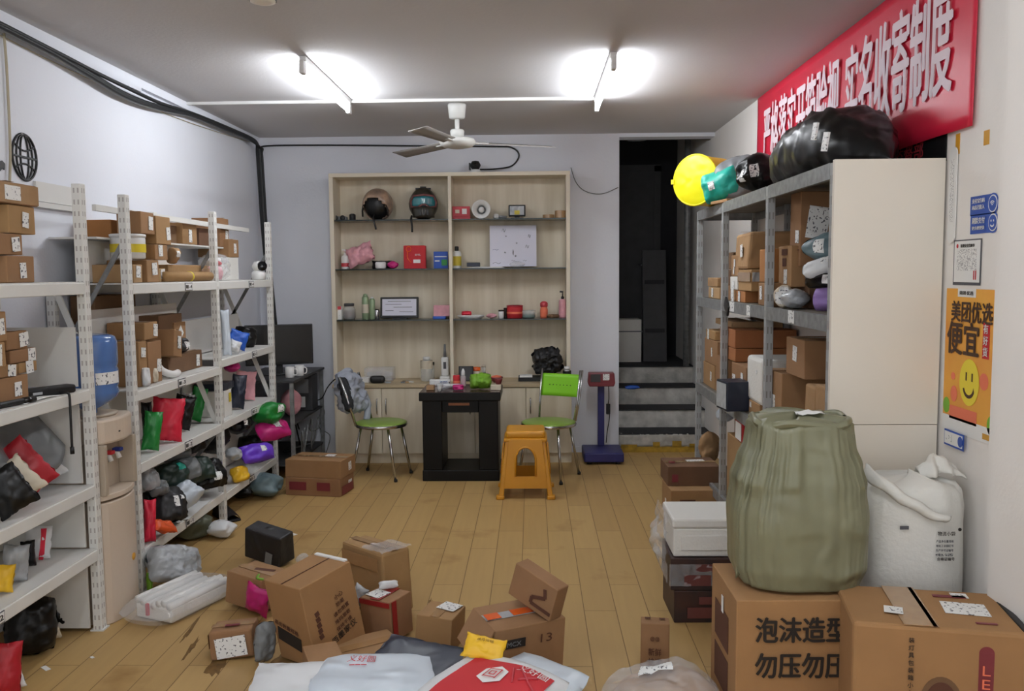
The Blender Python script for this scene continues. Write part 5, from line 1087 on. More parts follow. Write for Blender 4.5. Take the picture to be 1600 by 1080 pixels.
lm('white and dark mailer at the front of chest-high shelf', 367, 544, 18, 18, L3B, X=-2.0, m='bag_white', t=.05, roll=24)
lm('magenta bag on top of the navy box', 363, 589, 26, 18, L3C+.27, X=-2.04, m='bag_magenta', t=.08, kind='blob')
o, z = lc('white and yellow carton behind the middle post', 350, 362, 609, L3C, d=.2, xf=-2.015, material='foam', lab=(.2, .2, .04, .06, 0, 'tape_yellow')); 
o, z = lc('small navy carton on the white and yellow carton', 349, 366, 597, z, d=.2, xf=-2.015, material='bag_navy', lab=None, tape=None)
lm('pink mailer standing right of the navy mailer', 385, 630, 30, 44, L3C, X=-2.12, m='bag_pink', t=.03, roll=8)
lm('navy to purple mailer leaning beside the pink one', 373, 630, 22, 52, L3C, X=-2.04, m='bag_navy', t=.05, roll=10)
lm('black bag at the left of bay-three shin-high shelf', 372, 690, 44, 34, L3D+.28, X=-2.06, m='bag_black', t=.14, kind='blob', labels=[(.4, .2, .03, .05)])
pbag('glossy green bag bulging from the shin-high shelf', 421, 664, 56, 36, .2, zs=L3D+.29, X=-1.93, material='bag_green', kind='blob', rz=60, lean=-20, labels=[(.2, .1, .05, .05)])
pbag('magenta mailer jutting out below the green bag', 428, 695, 60, 34, .1, zs=L3D+.18, X=-1.9, material='bag_magenta', kind='parcel', rz=52, lean=-40, labels=[(.1, .4, .06, .09)])
pbag('purple mailer jutting out below the magenta one', 401, 712, 60, 32, .1, zs=L3D+.1, X=-1.9, material='bag_purple', kind='parcel', rz=52, lean=-40, labels=[(.2, .0, .04, .045)])
pbag('white bag behind the purple mailer', 365, 707, 26, 22, .1, zs=L3D+.16, X=-1.99, material='bag_silver', kind='blob', rz=50)
pbag('yellow bag at the shin-high shelf front', 374, 738, 32, 26, .07, zs=L3D, X=-1.98, material='bag_yellow', kind='parcel', rz=60, lean=-30)
lm('dark bags packed behind the purple mailer', 400, 715, 60, 36, L3D, X=-2.12, m='bag_black', t=.16, kind='parcel')
pbag('clear and grey bag on the floor under bay three', 414, 762, 56, 38, .22, zs=0, X=-1.93, material='bag_slate', kind='blob', rz=60)
pbag('dark bag on the floor deep under bay three', 378, 770, 40, 34, .16, zs=0, X=-2.08, material='bag_black', kind='blob', rz=60)
t = thing('shoe', 'black shoe lying under the rack beside the last bay', 'shoe', (-2.02, 5.52, 0), (0, 0, R(-50))); mb = MB(); mb.grid(lambda a, b: (-.13+.26*a, (.045+.012*math.sin(a*3.1))*math.cos(math.pi*b), .016+(.05+.035*(1-a)**2-.02*a)*math.sin(math.pi*b)), 16, 10); mb.build('upper', 'bag_black_matt', t); MB().box(-.135, -.05, 0, .135, .05, .018).build('sole', 'black', t, bevel=.01)
# ---------------------------------------------------------------- right rack contents
def rc(label, pl, pe, pt, zs, d=.3, xf=1.193, material='card', lab=(0, 0, .05, .06), group=None, tape='top', labels=(), rz=0, **kw):
    """carton facing the aisle: pl far edge px, pe near edge px"""
    y1, y0 = at(pl, pt, X=xf).y, at(pe, pt, X=xf).y; h = at(pe, pt, X=xf).z-zs
    lb = [('-x', *lab)] if lab else []
    o = carton(label, (xf+d/2, (y0+y1)/2, zs+.001), (d, max(y1-y0-.004, .03), h-.002), (0, 0, R(rz)), material, tape, None, group, labels=lb+list(labels), **kw)
    return o, zs+h
G5 = 'cardboard parcels on the grey steel rack'
R2, R3, R4 = LVR[1], LVR[2], LVR[3]
o, z = rc('low tan carton at the far end of the steel rack middle shelf', 1107, 1124, 449, R2, group=G5, material='card_tan', lab=(-.1, 0, .05, .06))
o, z = rc('crumpled small carton on the low tan carton, far end', 1106, 1121, 434, z, group=G5, material='kraft', lab=None, d=.25)
o, z0 = rc('carton behind the second post, lowest of three', 1127, 1141, 446, R2, group=G5, d=.28, xf=1.22, lab=(.2, 0, .04, .05))
o, z = rc('carton behind the second post, middle of three', 1128, 1142, 421, z0, group=G5, d=.28, xf=1.22, lab=None, material='card_dark')
o, z = rc('carton behind the second post, top of three', 1131, 1146, 394, z, group=G5, d=.28, xf=1.22, lab=None, material='card_dark')
o, z1 = rc('small orange carton at middle shelf front', 1150, 1164, 455, R2, group=G5, material='card_orange', lab=(-.1, 0, .045, .06))
o, z1b = rc('white-labelled carton left of the small orange one', 1141, 1149, 453, R2, group=G5, lab=(0, 0, .07, .09), d=.2)
o, z2 = rc('carton sealed with wide clear tape below the wrapped carton', 1154, 1174, 421, z1, group=G5, lab=None, xf=1.193); dd = (.3, o.dimensions.y, z2-z1); plate(o, dd, '-y', 0, .15, .29, .05, 'bag_silver', 'packing_tape', off=.004); plate(o, dd, '-x', 0, .15, dd[1]*.98, .05, 'tape_clear', 'packing_tape', off=.004)
o, z2b = rc('white foam-fronted parcel left of the clear-taped carton', 1141, 1152, 432, max(z1b, R2), group=G5, material='foam', lab=(0, -.1, .05, .04), d=.2, tape=None)
o, z3 = rc('pale carton with labels squeezed left of wrapped carton', 1143, 1154, 398, z2b, group=G5, lab=(0, .1, .03, .05), d=.25, labels=[('-x', -.1, -.25, .03, .04)])
o, z = rc('large bulging wrapped carton high on middle shelf', 1148, 1170, 361, z2, group=G5, d=.34, lab=(.1, 0, .05, .07), material='kraft', bevel=.03, jit=.008)
o, z4 = rc('carton with two labels at the middle shelf centre', 1185, 1209, 442, R2, group=G5, lab=(.3, -.05, .05, .08), labels=[('-x', -.3, .05, .04, .07)])
o, z = rc('orange-brown carton behind the third post', 1187, 1203, 388, z4, group=G5, material='card_orange', lab=None)
o, z = rc('printed upright carton right of third post', 1217, 1237, 383, R2+.10, group=G5, lab=(.1, -.25, .05, .07, 0), labels=[('-x', .0, .1, .06, .04, 0, 'ink_brown'), ('-x', 0, .35, .09, .03, 0, 'ink_brown')], d=.26, xf=1.23)
o, z5 = rc('low brown carton under the printed upright carton', 1213, 1236, 470, R2, group=G5, lab=None, d=.2, xf=1.3)
p = at(1246, 350, X=1.26); o = carton('tall carton with a large white document on middle shelf', (1.395, 4.2, R2+.2), (.27, .15, .35), (0, 0, R(1)), 'card', None, None, G5, labels=[('-x', .25, -.1, .05, .06)]); 
plate(o, (.27, .15, .35), '-y', -.2, .08, .1, .15, 'label', 'document', rot=-8, off=.004); plate(o, (.27, .15, .35), '-x', 0, -.28, .14, .004, 'ink_brown', 'flap_seam', off=.003)
o = carton('brown carton supporting the tall document carton', (1.42, 4.18, R2), (.25, .2, .198), (0, 0, 0), 'card_dark', None, None, G5)
bag('slate-grey parcel bag on the middle shelf near panel', (1.34, 3.86, 1.68), (.29, .18, .15), zs=R2+.2, material='bag_slate', kind='blob', rz=-8, labels=[(-.6, .1, .04, .07)], wr=1.6)
bag('white printed mailer drooping below the slate bag', (1.33, 3.80, 1.6), (.30, .11, .09), zs=R2+.135, material='bag_white', kind='parcel', rz=-8, lean=-30, roll=-9, labels=[(.0, .2, .16, .03)])
bag('black bag beneath the white drooping mailer', (1.345, 3.84, 1.55), (.28, .18, .09), zs=R2+.095, material='bag_black', kind='parcel', rz=-8, labels=[(-.5, 0, .03, .04), (-.2, -.3, .03, .03)])
pbag('clear silvery bag at the middle shelf front edge', 1242, 471, 44, 32, .13, zs=R2, X=1.22, material='bag_silver', kind='blob', rz=-25)
bag('lilac mailer beside the silvery bag, near end panel', (1.345, 3.76, 1.46), (.27, .09, .105), zs=R2, material='bag_lilac', kind='parcel', rz=-6, labels=[(-.1, .1, .02, .06)])
pbag('tan padded bag with labels behind the silvery bag', 1226, 460, 34, 36, .1, zs=R2, X=1.2, material='bag_cream', kind='blob', rz=-30, labels=[(-.3, -.1, .04, .06), (.2, .5, .05, .04)])
# shelf three
o, z = rc('lower far carton in the narrow stack, steel rack third shelf', 1099, 1117, 572, R3, group=G5, lab=(.2, 0, .04, .06), d=.25)
o, z = rc('middle far carton in the narrow stack, third shelf', 1101, 1121, 534, z, group=G5, lab=(.1, 0, .03, .06), d=.25)
o, z = rc('top far carton in the narrow stack, third shelf', 1103, 1117, 518, z, group=G5, lab=(-.2, 0, .05, .07), d=.22)
o, z1 = rc('leaning carton with low label, third shelf', 1118, 1138, 562, R3, group=G5, lab=(0, -.15, .06, .06), d=.25)
o, z2 = rc('brown carton with two white labels, third shelf centre', 1143, 1166, 574, R3, group=G5, lab=(.25, .2, .05, .06), labels=[('-x', -.3, .0, .07, .1)], d=.3)
o, z3 = rc('lower long orange-brown carton, third shelf top pile', 1125, 1149, 545, max(z1, z2), group=G5, material='card_orange', lab=None, d=.36, tape=None)
o, z4 = rc('upper long orange-brown carton with white label', 1125, 1149, 516, z3, group=G5, material='card_orange', lab=(-.0, .0, .06, .07), d=.36)
o, z5 = rc('flat tan carton topmost of the third shelf pile', 1118, 1146, 503, z4, group=G5, material='card_tan', lab=None, d=.3, xf=1.22)
o, z = rc('rounded white foam parcel at the third shelf front', 1167, 1190, 562, R3+.07, d=.34, material='foam', lab=(.2, .2, .03, .02), tape=None, bevel=.03, xf=1.193, group=G5)
o, z = rc('small low carton beneath the white foam parcel', 1170, 1187, 633, R3, d=.2, group=G5, lab=(-.3, .2, .03, .03))
o, z6 = rc('large brown carton with one label right of white foam parcel', 1198, 1222, 584, R3, d=.32, group=G5, lab=(0, -.05, .06, .08), xf=1.193)
o, z7 = rc('square brown carton atop the large one, near end panel', 1229, 1258, 532, z6, d=.28, group=G5, lab=(0, .1, .06, .07), xf=1.22, material='card')
for k, (a, b, lab) in enumerate(((1256, 1272, 'kraft paper bag beside end panel, farther of two'), (1274, 1292, 'kraft paper bag beside end panel, nearer of two'))):
    rc(lab, a, b, 604, R3, d=.14, material='kraft', lab=(0, -.25, .05, .05), xf=1.2, tape=None, jit=.008, bevel=.01, group='kraft bags beside the end panel', name='paper_bag', cat='bag')
o = carton('navy-black carton with pale end jutting from the third shelf', (1.19, 4.86, R3+.004), (.26, .17, .165), (0, 0, R(8)), 'bag_navy', None, ('-x', 0, 0, .15, .14, 0, 'bag_silver'), G5)
# bottom shelf
o, z1 = rc('brown carton on the steel rack bottom shelf', 1136, 1170, 702, R4, d=.3, group=G5, lab=(.3, -.2, .04, .06))
pbag('crumpled kraft paper bag at the far end of the bottom shelf', 1109, 712, 26, 54, .2, zs=R4, X=1.26, material='kraft', kind='blob', rz=-40, name='paper_bag')
pbag('white and blue crumpled bag on the bottom-shelf carton', 1134, 688, 30, 26, .16, zs=z1, X=1.26, material='bag_lightblue', kind='blob', rz=-30)
o, z2 = rc('red and white carton on the bottom-shelf brown carton', 1149, 1160, 662, z1, d=.26, material='ink_red', lab=(0, 0, .14, .1, 0, 'paper'), xf=1.193, tape=None, group=G5)
o = carton('open brown carton high in the bottom shelf pile', (1.36, 5.1, z1+.001), (.24, .3, .24), (0, 0, R(6)), 'card_dark', None, None, G5); MB().box(-.115, -.145, .236, .115, .145, .243).build('opening', 'ink_brown', o)
pbag('black bag with white labels slumped at the rack foot', 1124, 772, 56, 64, .24, zs=0, X=1.08, material='bag_navy', kind='blob', rz=-30, labels=[(.1, .4, .03, .08), (.3, -.3, .04, .08)])
# on top of the steel rack
t = thing('yellow_drum', 'bright yellow cylindrical drum bag lying on the steel rack top', 'drum', (1.16, 5.70, 2.003+.163), (0, 0, R(-43)))
m = Matrix.Rotation(R(90), 4, 'X')
MB().lathe([(.148, -.24), (.156, -.22), (.16, -.1), (.157, .05), (.16, .16), (.155, .185)], 36, m, cap=False).build('side', 'drum_side', t)
mb = MB(); mb.grid(lambda a, b: ((.154*b)*math.cos(2*math.pi*a), -.187-.022*(1-b*b)+.006*noise.noise(Vector((b*4*math.cos(6.283*a), b*4*math.sin(6.283*a), 1))), (.154*b)*math.sin(2*math.pi*a)), 36, 10); mb.build('end_disc', 'drum_yellow', t)
MB().tube([(.158*math.cos(2*math.pi*k/32), -.182, .158*math.sin(2*math.pi*k/32)) for k in range(32)], .007, 6, closed=True).build('rim', 'drum_yellow', t)
MB().lathe([(0, -.24), (.148, -.24)], 36, m, cap=False).build('end_disc', 'drum_side', t)
MB().cbox((-.162, -.19, 0), (.02, .01, .03)).build('tab', 'drum_yellow', t)
tag(MB().box(-.17, -.12, 0, .17, .12, .018).build('folded_carton', 'card', None, (1.3, 5.36, 2.001), (0, 0, .2), bevel=.003), 'flattened brown carton under the teal bag on rack top', 'cardboard')
o = pbag('teal and grey bag lying on the steel rack top', 1156, 276, 100, 74, .26, zs=2.003, X=1.29, material='bag_grey', kind='blob', rz=-38, roll=-16)
o2 = pbag('teal bag end tucked against the yellow drum', 1130, 298, 64, 50, .2, zs=2.006, X=1.19, material='bag_teal', kind='parcel', rz=-38, roll=-14, labels=[(-.2, -.05, .04, .05)])
o = pbag('small black bag with labels beside the teal bag', 1188, 262, 66, 64, .26, zs=2.003, X=1.25, material='bag_black', kind='blob', rz=-40, roll=-12, labels=[(-.35, -.1, .03, .07), (.25, .0, .04, .07)])
def bigbag():
    sd = Vector((3.3, 8.1, 2.2)); L_ = 1.2; W_ = .36; H_ = .29
    def fn(a, b):
        u = a*2-1; th = 2*math.pi*b
        pr = max(0, 1-abs(u)**(3.2 if u < 0 else 2.0))**(.5 if u < 0 else .85)
        hh = H_*(.93-.1*max(0, -u)+.06*math.sin(u*3)) * pr
        c, s = math.cos(th), math.sin(th)
        y = W_/2*math.copysign(abs(c)**.7, c)*pr; z = hh/2+hh/2*math.copysign(abs(s)**.75, s)
        q = Vector((u*4, c*1.6, s*1.6))+sd; n_ = (1-2*abs(noise.noise(q*1.1)))*.022+noise.noise(q*2.2)*.014
        return (L_/2*u, y*(1+n_*2), max(.0, z+n_*pr*(.3+s)))
    mb = MB(); mb.grid(fn, 60, 40); return mb
t = bigbag().build('plastic_bag', 'bag_black', None, (1.345, 3.95, 2.003), (0, 0, R(-88)))
tag(t, 'huge stuffed black plastic bag lying on the steel rack top', 'bag')
for x, z, w_, h_ in ((.40, .10, .05, .075), (.28, .16, .045, .07)):
    p = Vector((x, -.183, z)); MB().box(-w_/2, -.003, -h_/2, w_/2, .006, h_/2).build('shipping_label', 'label', t, p, (R(-6), R(8), 0))
# ---------------------------------------------------------------- big things at the right front
FD = (.46, .376, .5)
o = carton('tall carton printed with handling warning under the green woven sack', (.90, 2.993, 0), FD, (0, 0, R(.6)), 'card_big', None, None, name='cardboard_box')
face_text(o, FD, '-y', -.03, .30, '泡沫造型', .305, .085, 'ink', .03); face_text(o, FD, '-y', -.03, .055, '勿压勿压', .305, .085, 'ink', .03)
for v in (.16, -.16): plate(o, FD, '-x', -.05, v, .2, .13, 'ink_brown', 'printed_panel'); 
plate(o, FD, '-x', .0, .33, .025, .06, 'paper', 'shipping_label', off=.003)
LD = (.487, .34, .52)
o = carton('big carton with red lamp print and labels on its lid, right foreground', (1.243, 2.70, 0), LD, (0, 0, R(-10.5)), 'card_big', None, None, bevel=.012)
plate(o, LD, 'top', -.1, 0, .1, .33, 'tape_clear', 'packing_tape'); plate(o, LD, 'top', -.02, 0, .012, .33, 'ink_brown', 'print_line'); plate(o, LD, 'top', .24, -.0, .13, .1, 'label', 'shipping_label', rot=-4); plate(o, LD, 'top', -.22, -.18, .055, .055, 'label', 'shipping_label', rot=-10, off=.006); plate(o, LD, 'top', .27, .34, .05, .04, 'label', 'shipping_label'); plate(o, LD, 'top', .2, .3, .1, .02, 'scale_red', 'print_patch'); plate(o, LD, 'top', .3, -.33, .06, .012, 'scale_red', 'print_patch')
for k, ch in enumerate('装灯具包装箱小心轻放'): face_text(o, LD, '-y', -.16, .42-.045*k, ch, .016, .016, 'ink', .01)
c_, n_, r_, t_, s_ = face_frame(LD, '-y')
def ov(u, v, a, b, m_, off, name):
    mb = MB(); p = c_+r_*(u*s_[0])+t_*(v*s_[1])+n_*off; vs = [p+r_*(a*math.cos(2*math.pi*i/28))+t_*(b*math.sin(2*math.pi*i/28))+n_*k for k in (0, .0008) for i in range(28)]
    mb.add(vs, [tuple(range(28)), tuple(range(28, 56))]+[(i, (i+1) % 28, (i+1) % 28+28, i+28) for i in range(28)]); return mb.build(name, m_, o)
ov(.02, .05, .06, .085, 'card_dark', .002, 'printed_ring'); ov(.02, .05, .045, .068, 'ink_brown', .003, 'printed_ring'); ov(.02, .05, .012, .012, 'ink', .004, 'printed_ring')
pill = plate(o, LD, '-y', .27, .18, .042, .2, 'scale_red', 'printed_badge', off=.001, th=.001); ov(.27, .372, .021, .02, 'scale_red', .001, 'printed_badge')
face_text(o, LD, '-y', .27, .27, 'L', .022, .03, 'peach', .0, off=.005); face_text(o, LD, '-y', .27, .19, 'E', .022, .03, 'peach', .0, off=.005); face_text(o, LD, '-y', .27, .11, 'D', .022, .03, 'peach', .0, off=.005)
MB().box(.235, -.15, .46, .2565, .165, .5225).build('edge_tape', 'black', o, bevel=.004)
# green woven sack
def sack(prof, nseg, fold, sd, sq=.0, n=26):
    """prof: list of (z, rx, ry); folds run up the sides"""
    mb = MB(); sdv = Vector((sd, sd*2, 0)); zs_ = [p[0] for p in prof]
    def fn(a, b):
        z = zs_[0]+(zs_[-1]-zs_[0])*b; i = max(0, min(len(prof)-2, sum(1 for q in zs_ if q <= z)-1)); f = (z-zs_[i])/(zs_[i+1]-zs_[i]); f = f*f*(3-2*f)
        rx = prof[i][1]*(1-f)+prof[i+1][1]*f; ry = prof[i][2]*(1-f)+prof[i+1][2]*f
        th = 2*math.pi*a; c, s = math.cos(th), math.sin(th); ex = .72
        fo = fold(b)*((1-2*abs(noise.noise(Vector((c*4.5+z*.6, s*4.5, z*1.1))+sdv)))*.9-.4+(1-2.4*abs(noise.noise(Vector((c*11, s*11, z*1.6))+sdv)))*.35)
        nn = noise.noise(Vector((c*2.2, s*2.2, z*4))+sdv)*.022+noise.noise(Vector((c*5, s*5, z*9))+sdv)*.008
        k = 1+fo+nn
        return (rx*math.copysign(abs(c)**ex, c)*k, ry*math.copysign(abs(s)**ex, s)*k, z+.012*noise.noise(Vector((c*2, s*2, 4))+sdv)*b*2)
    mb.grid(fn, nseg, n); return mb
t = thing('woven_sack', 'olive green woven sack standing on the printed warning carton', 'sack', (.925, 3.0, .502))
pr = [(0, .15, .12), (.012, .205, .16), (.08, .226, .172), (.25, .232, .178), (.36, .214, .172), (.43, .192, .16), (.49, .174, .15), (.56, .17, .146), (.585, .15, .128), (.592, .004, .004)]
sack(pr, 200, lambda b: .1*math.exp(-((b-.74)/.15)**2)+.03, 4.2, n=60).build('sack', 'woven_green', t)
MB().grid(lambda a, b: ((.157+.012*math.cos(6.283*b)+.006*math.sin(a*37))*math.copysign(abs(math.cos(6.283*a))**.75, math.cos(6.283*a)), (.136+.012*math.cos(6.283*b)+.005*math.sin(a*31))*math.copysign(abs(math.sin(6.283*a))**.75, math.sin(6.283*a)), .572+.015*math.sin(6.283*b)+.007*math.sin(a*29)), 60, 8).build('rolled_rim', 'woven_green', t)
mb = MB(); mb.grid(lambda a, b: (-.02+.09*a, -.06+.05*b, .6+.012*noise.noise(Vector((a*3, b*3, 7)))), 6, 4); mb.build('label_scrap', 'paper', t, solid=.002)
mb = MB(); mb.grid(lambda a, b: (-.223+.02*a, -.05-.02*b, .02+.16*b+.02*a), 4, 8); mb.build('loose_strip', 'woven_green', t, solid=.004)
# white woven sack
t = thing('woven_sack', 'tall white woven sack between cream panel and poster wall', 'sack', (1.362, 3.125, 0))
pr = [(0, .12, .1), (.02, .165, .135), (.1, .178, .145), (.45, .18, .15), (.74, .178, .148), (.81, .168, .135), (.845, .13, .09), (.852, .002, .002)]
sack(pr, 72, lambda b: .03*math.exp(-((b-.97)/.1)**2)+.004, 9.1, n=34).build('sack', 'woven_white', t)
pts = smooth([Vector((-.182, -.03, .85)), Vector((-.165, -.105, .835)), Vector((-.10, -.152, .79)), Vector((-.02, -.166, .745)), Vector((.06, -.168, .715))], 6)
mb = MB(); mb.grid(lambda a, b: (lambda p: (p.x+.02*b, p.y-.012*math.sin(3.1*b)-.003*math.sin(a*30), p.z+.045*b*(1-a*.6)+.004*math.sin(a*21)))(pts[min(len(pts)-1, int(a*(len(pts)-1)+.5))]), 24, 5); mb.build('top_fold', 'woven_white', t, solid=.006)
mb = MB(); mb.grid(lambda a, b: (.02+.15*a+.02*b, -.07+.11*b+.016*math.sin(a*17+b*3), .80+.05*a+(.10*math.sin(math.pi*min(1, .25+a*.75)))*math.sin(math.pi*(.15+.7*b))+.01*noise.noise(Vector((a*9, b*6, 2)))), 28, 14); mb.build('gathered_mouth', 'woven_white', t, solid=.005)
def on_sack(u, z, s, su, sv, m_): lettering(t, (u, -.158, z), (0, -1, 0), (1, 0, 0), s, su, sv, m_, .01)
on_sack(.07, .675, '物流小袋', .06, .016, 'ink'); on_sack(.115, .69, '●', .012, .012, 'ink')
for k in range(4): on_sack(.065, .648-.016*k, ('产品净含量规格', '地址工业园区号', '生产许可证编号', '电话')[k], .06, .009, 'ink_grey')
on_sack(.07, .585, '合格证编号', .06, .012, 'ink')
MB().box(-.09, -.158, .69, -.06, -.155, .702).build('print_patch', 'ink_grey', t)
# foam box stack under film
CD = (.40, .30, .15)
b1 = carton('lower dark patterned carton below the white foam box', (.83, 3.97, 0), CD, (0, 0, R(1)), 'dark_print', None, None, group='dark patterned cartons'); b2 = carton('upper dark patterned carton below the white foam box', (.82, 3.965, .152), CD, (0, 0, R(-1)), 'dark_print', None, None, group='dark patterned cartons')
for b_ in (b1, b2): 
    plate(b_, CD, '-y', -.12, .2, .08, .035, 'lens_brown', 'printed_oval', off=.003); plate(b_, CD, '-y', -.2, -.18, .12, .05, 'lens_brown', 'printed_patch', off=.003); plate(b_, CD, '-y', .14, .2, .03, .025, 'peach', 'printed_patch', off=.003); plate(b_, CD, '-y', .22, -.05, .13, .08, 'ink', 'printed_patch', off=.003)
t = thing('foam_box', 'white foam box wrapped in clear film beside the green sack', 'box', (.83, 3.98, .304))
MB().box(-.2, -.15, 0, .2, .15, .13).build('body', 'foam', t, bevel=.008); MB().box(-.205, -.155, .132, .205, .155, .175).build('lid', 'foam', t, bevel=.01); MB().box(-.17, -.158, .03, .14, -.151, .10).build('raised_panel', 'foam', t, bevel=.004)
mb = MB(); mb.grid(lambda a, b: (-.215-.05*math.sin(3.14*b)*abs(noise.noise(Vector((a*4, b*4, 1))))*2-.012, -.16+.33*a, -.12+.31*b+.02*noise.noise(Vector((a*5, b*3, 7)))), 24, 24); mb.build('film_wrap', 'film', t)
mb = MB(); mb.grid(lambda a, b: (-.22+.42*a, -.165-.012*abs(noise.noise(Vector((a*8, b*6, 4)))), -.13+.1*b), 24, 8); mb.build('film_skirt', 'film_thin', t)
BD = (.43, .3, .15)
o = carton('lower of two long brown cartons on the floor by the rack foot', (1.055, 5.62, 0), (.36, .3, .19), (0, 0, R(2)), 'card', 'top', ('top', .25, .2, .07, .06)); plate(o, (.36, .3, .19), '-y', -.2, .1, .1, .03, 'ink_brown', 'print_patch', off=.003); plate(o, (.36, .3, .19), '-x', 0, -.1, .04, .05, 'paper', 'shipping_label', off=.004)
o = carton('upper of two long brown cartons on the floor by the rack foot', (1.045, 5.72, .191), (.34, .28, .13), (0, 0, R(1)), 'card_dark', 'top', ('top', .12, .1, .12, .05)); plate(o, (.34, .28, .13), '-y', -.36, -.1, .04, .05, 'scale_red', 'print_patch', off=.003); plate(o, (.34, .28, .13), 'top', -.36, -.1, .04, .05, 'scale_red', 'print_patch', off=.003)
# two cartons by the desk
o = carton('lower of two brown cartons on the floor before the corner desk', (-1.565, 6.2, 0), (.42, .26, .13), (0, 0, R(-10)), 'card', None, ('+x', .2, 0, .06, .05)); d = (.42, .26, .13)
for u, w_ in ((-.27, .13), (.2, .1)): plate(o, d, '-y', u, .05, w_, .06, 'scale_red', 'print_patch', off=.003)
plate(o, d, '+x', 0, -.2, .2, .06, 'scale_red', 'print_patch', off=.003)
o = carton('upper of two brown cartons on the floor before the corner desk', (-1.56, 6.21, .131), (.43, .27, .13), (0, 0, R(-11)), 'card', 'top', ('top', .15, .15, .07, .06), labels=[('+x', .1, 0, .05, .06)])
# ---------------------------------------------------------------- parcels on the floor in front
def fitbox(label, pos, rot, dims, **kw):
    e = Euler([R(a) for a in rot], 'XYZ'); p = Vector(pos)-e.to_matrix() @ Vector((0, 0, dims[2]/2))
    return carton(label, p, dims, e, **kw)
D1 = (.261, .241, .35)
o = fitbox('tall leaning carton with printed rows, left foreground', (-.909, 3.469, .202), (-3.5, -9.8, 52.2), D1, material='card_big', tape=None)
plate(o, D1, 'top', 0, 0, .262, .004, 'ink_brown', 'flap_seam', off=.001)
for k, (s, w_, h_) in enumerate((('小心', .045, .022), ('防潮', .04, .02), ('请勿倒置', .085, .019), ('堆码层数', .085, .019), ('保持干燥', .085, .019), ('佰墨家仪', .14, .03))): face_text(o, D1, '-y', .14-.03*(k == 5), .20-.09*k, s, w_, h_, 'ink' if k == 5 else 'ink_brown', .01, rot=14)
for k in range(5): plate(o, D1, '-y', -.30, .12-.07*k, .02, .02, 'ink_brown', 'printed_square', rot=14); plate(o, D1, '-y', -.30, .12-.07*k, .015, .015, 'card_big', 'printed_square', rot=14, off=.001)
plate(o, D1, '-x', -.1, -.2, .15, .06, 'ink', 'printed_panel', rot=-12); face_text(o, D1, '-x', -.1, -.05, '品名数量规格', .15, .02, 'ink_brown', .01, rot=-12)
MB().bar((.125, -.1, .352), (.125, .1, .352), .016, .008).build('foam_edge', 'paper', o)
D2 = (.225, .19, .155)
o = fitbox('open brown carton with magenta bag behind the leaning carton', (-1.33, 4.02, .098), (-2, 4, -27), D2, material='card', tape='top'); plate(o, D2, 'top', .1, .1, .1, .03, 'ink_brown', 'print_patch', rot=20); 
MB().tube(smooth([Vector((.05, -.05, .158)), Vector((.08, -.09, .16)), Vector((.11, -.08, .158))], 4), .006, 6).build('ribbon', 'lettuce', o)
pbag('magenta bag poking between open carton and leaning carton', 402, 940, 42, 52, .05, zs=0, Y=3.84, material='bag_magenta', kind='pillow', rz=-20, lean=14, roll=20)
D3 = (.25, .119, .175)
o = fitbox('black wrapped carton standing on the floor, left of centre', (-1.459, 4.623, .115), (8, 8, -23), D3, material='bag_black_matt', tape=None, jit=.006, bevel=.012); plate(o, D3, '-y', .2, -.3, .045, .08, 'grey_plastic', 'shipping_label', off=.007, rot=-8)
D4 = (.18, .14, .12)
o = fitbox('small taped carton with a big shipping label, left foreground', (-1.262, 3.50, .064), (-1, -4, 6), D4, material='card', tape='top', tape_mat='tape_clear', bevel=.01, jit=.005); plate(o, D4, '-y', .0, -.05, .125, .085, 'label', 'shipping_label', off=.007, rot=4); plate(o, D4, 'top', .0, -.15, .06, .02, 'scale_red', 'print_patch', off=.006)
plate(o, D4, '-x', .0, .1, .1, .06, 'tape_clear', 'packing_tape', off=.006)
pbag('grey padded mailer standing beside the leaning carton', 414, 1003, 36, 64, .05, zs=0, Y=3.42, material='bag_grey', kind='parcel', rz=48, roll=8, wr=2)
# clear bag of foam tubes
t = thing('foam_tube_bag', 'clear bag holding a row of white foam tubes on the floor', 'bag', (-1.69, 3.98, 0), (0, 0, R(68)))
for k in range(7): MB().tube([(-.17, -.096+.032*k, .083+.012*math.sin(k*1.3)), (.2, -.096+.032*k, .083+.012*math.sin(k*1.3+.4))], .018, 10).build('foam_tube', 'paper', t)
MB().box(-.17, -.11, .006, .2, .11, .08).build('foam_base', 'foam', t, bevel=.012)
mb = MB()
for sg in (1, -1):
    def ff(a, b, sg=sg):
        u, v = a*2-1, b*2-1; pr_ = max(0, (1-abs(u)**4)*(1-abs(v)**6))**.5
        return (.29*u*(1-.14*v*v), .15*v*(1-.12*u*u), .055+sg*.054*pr_+(.012*noise.noise(Vector((u*5, v*5, sg)))*pr_ if sg > 0 else 0))
    mb.grid(ff, 26, 18)
mb.build('clear_bag', 'film_thin', t); MB().box(-.184, .02, .03, -.172, .034, .085).build('print_patch', 'ink_red', t)
D7 = (.36, .15, .3)
o = fitbox('brown carton wrapped in plastic behind the red-taped carton', (-.753, 3.99, .165), (.7, -3, -45.5), D7, material='card', tape='top', bevel=.02, jit=.008); plate(o, D7, '-y', 0, .3, .3, .06, 'tape_clear', 'packing_tape', off=.01)
mb = MB(); mb.grid(lambda a, b: (.02+.17*a, -.085+.17*b, .303+.02*abs(noise.noise(Vector((a*4, b*4, 2))))), 14, 12); mb.build('film_wrap', 'film', o)
D8 = (.147, .17, .18)
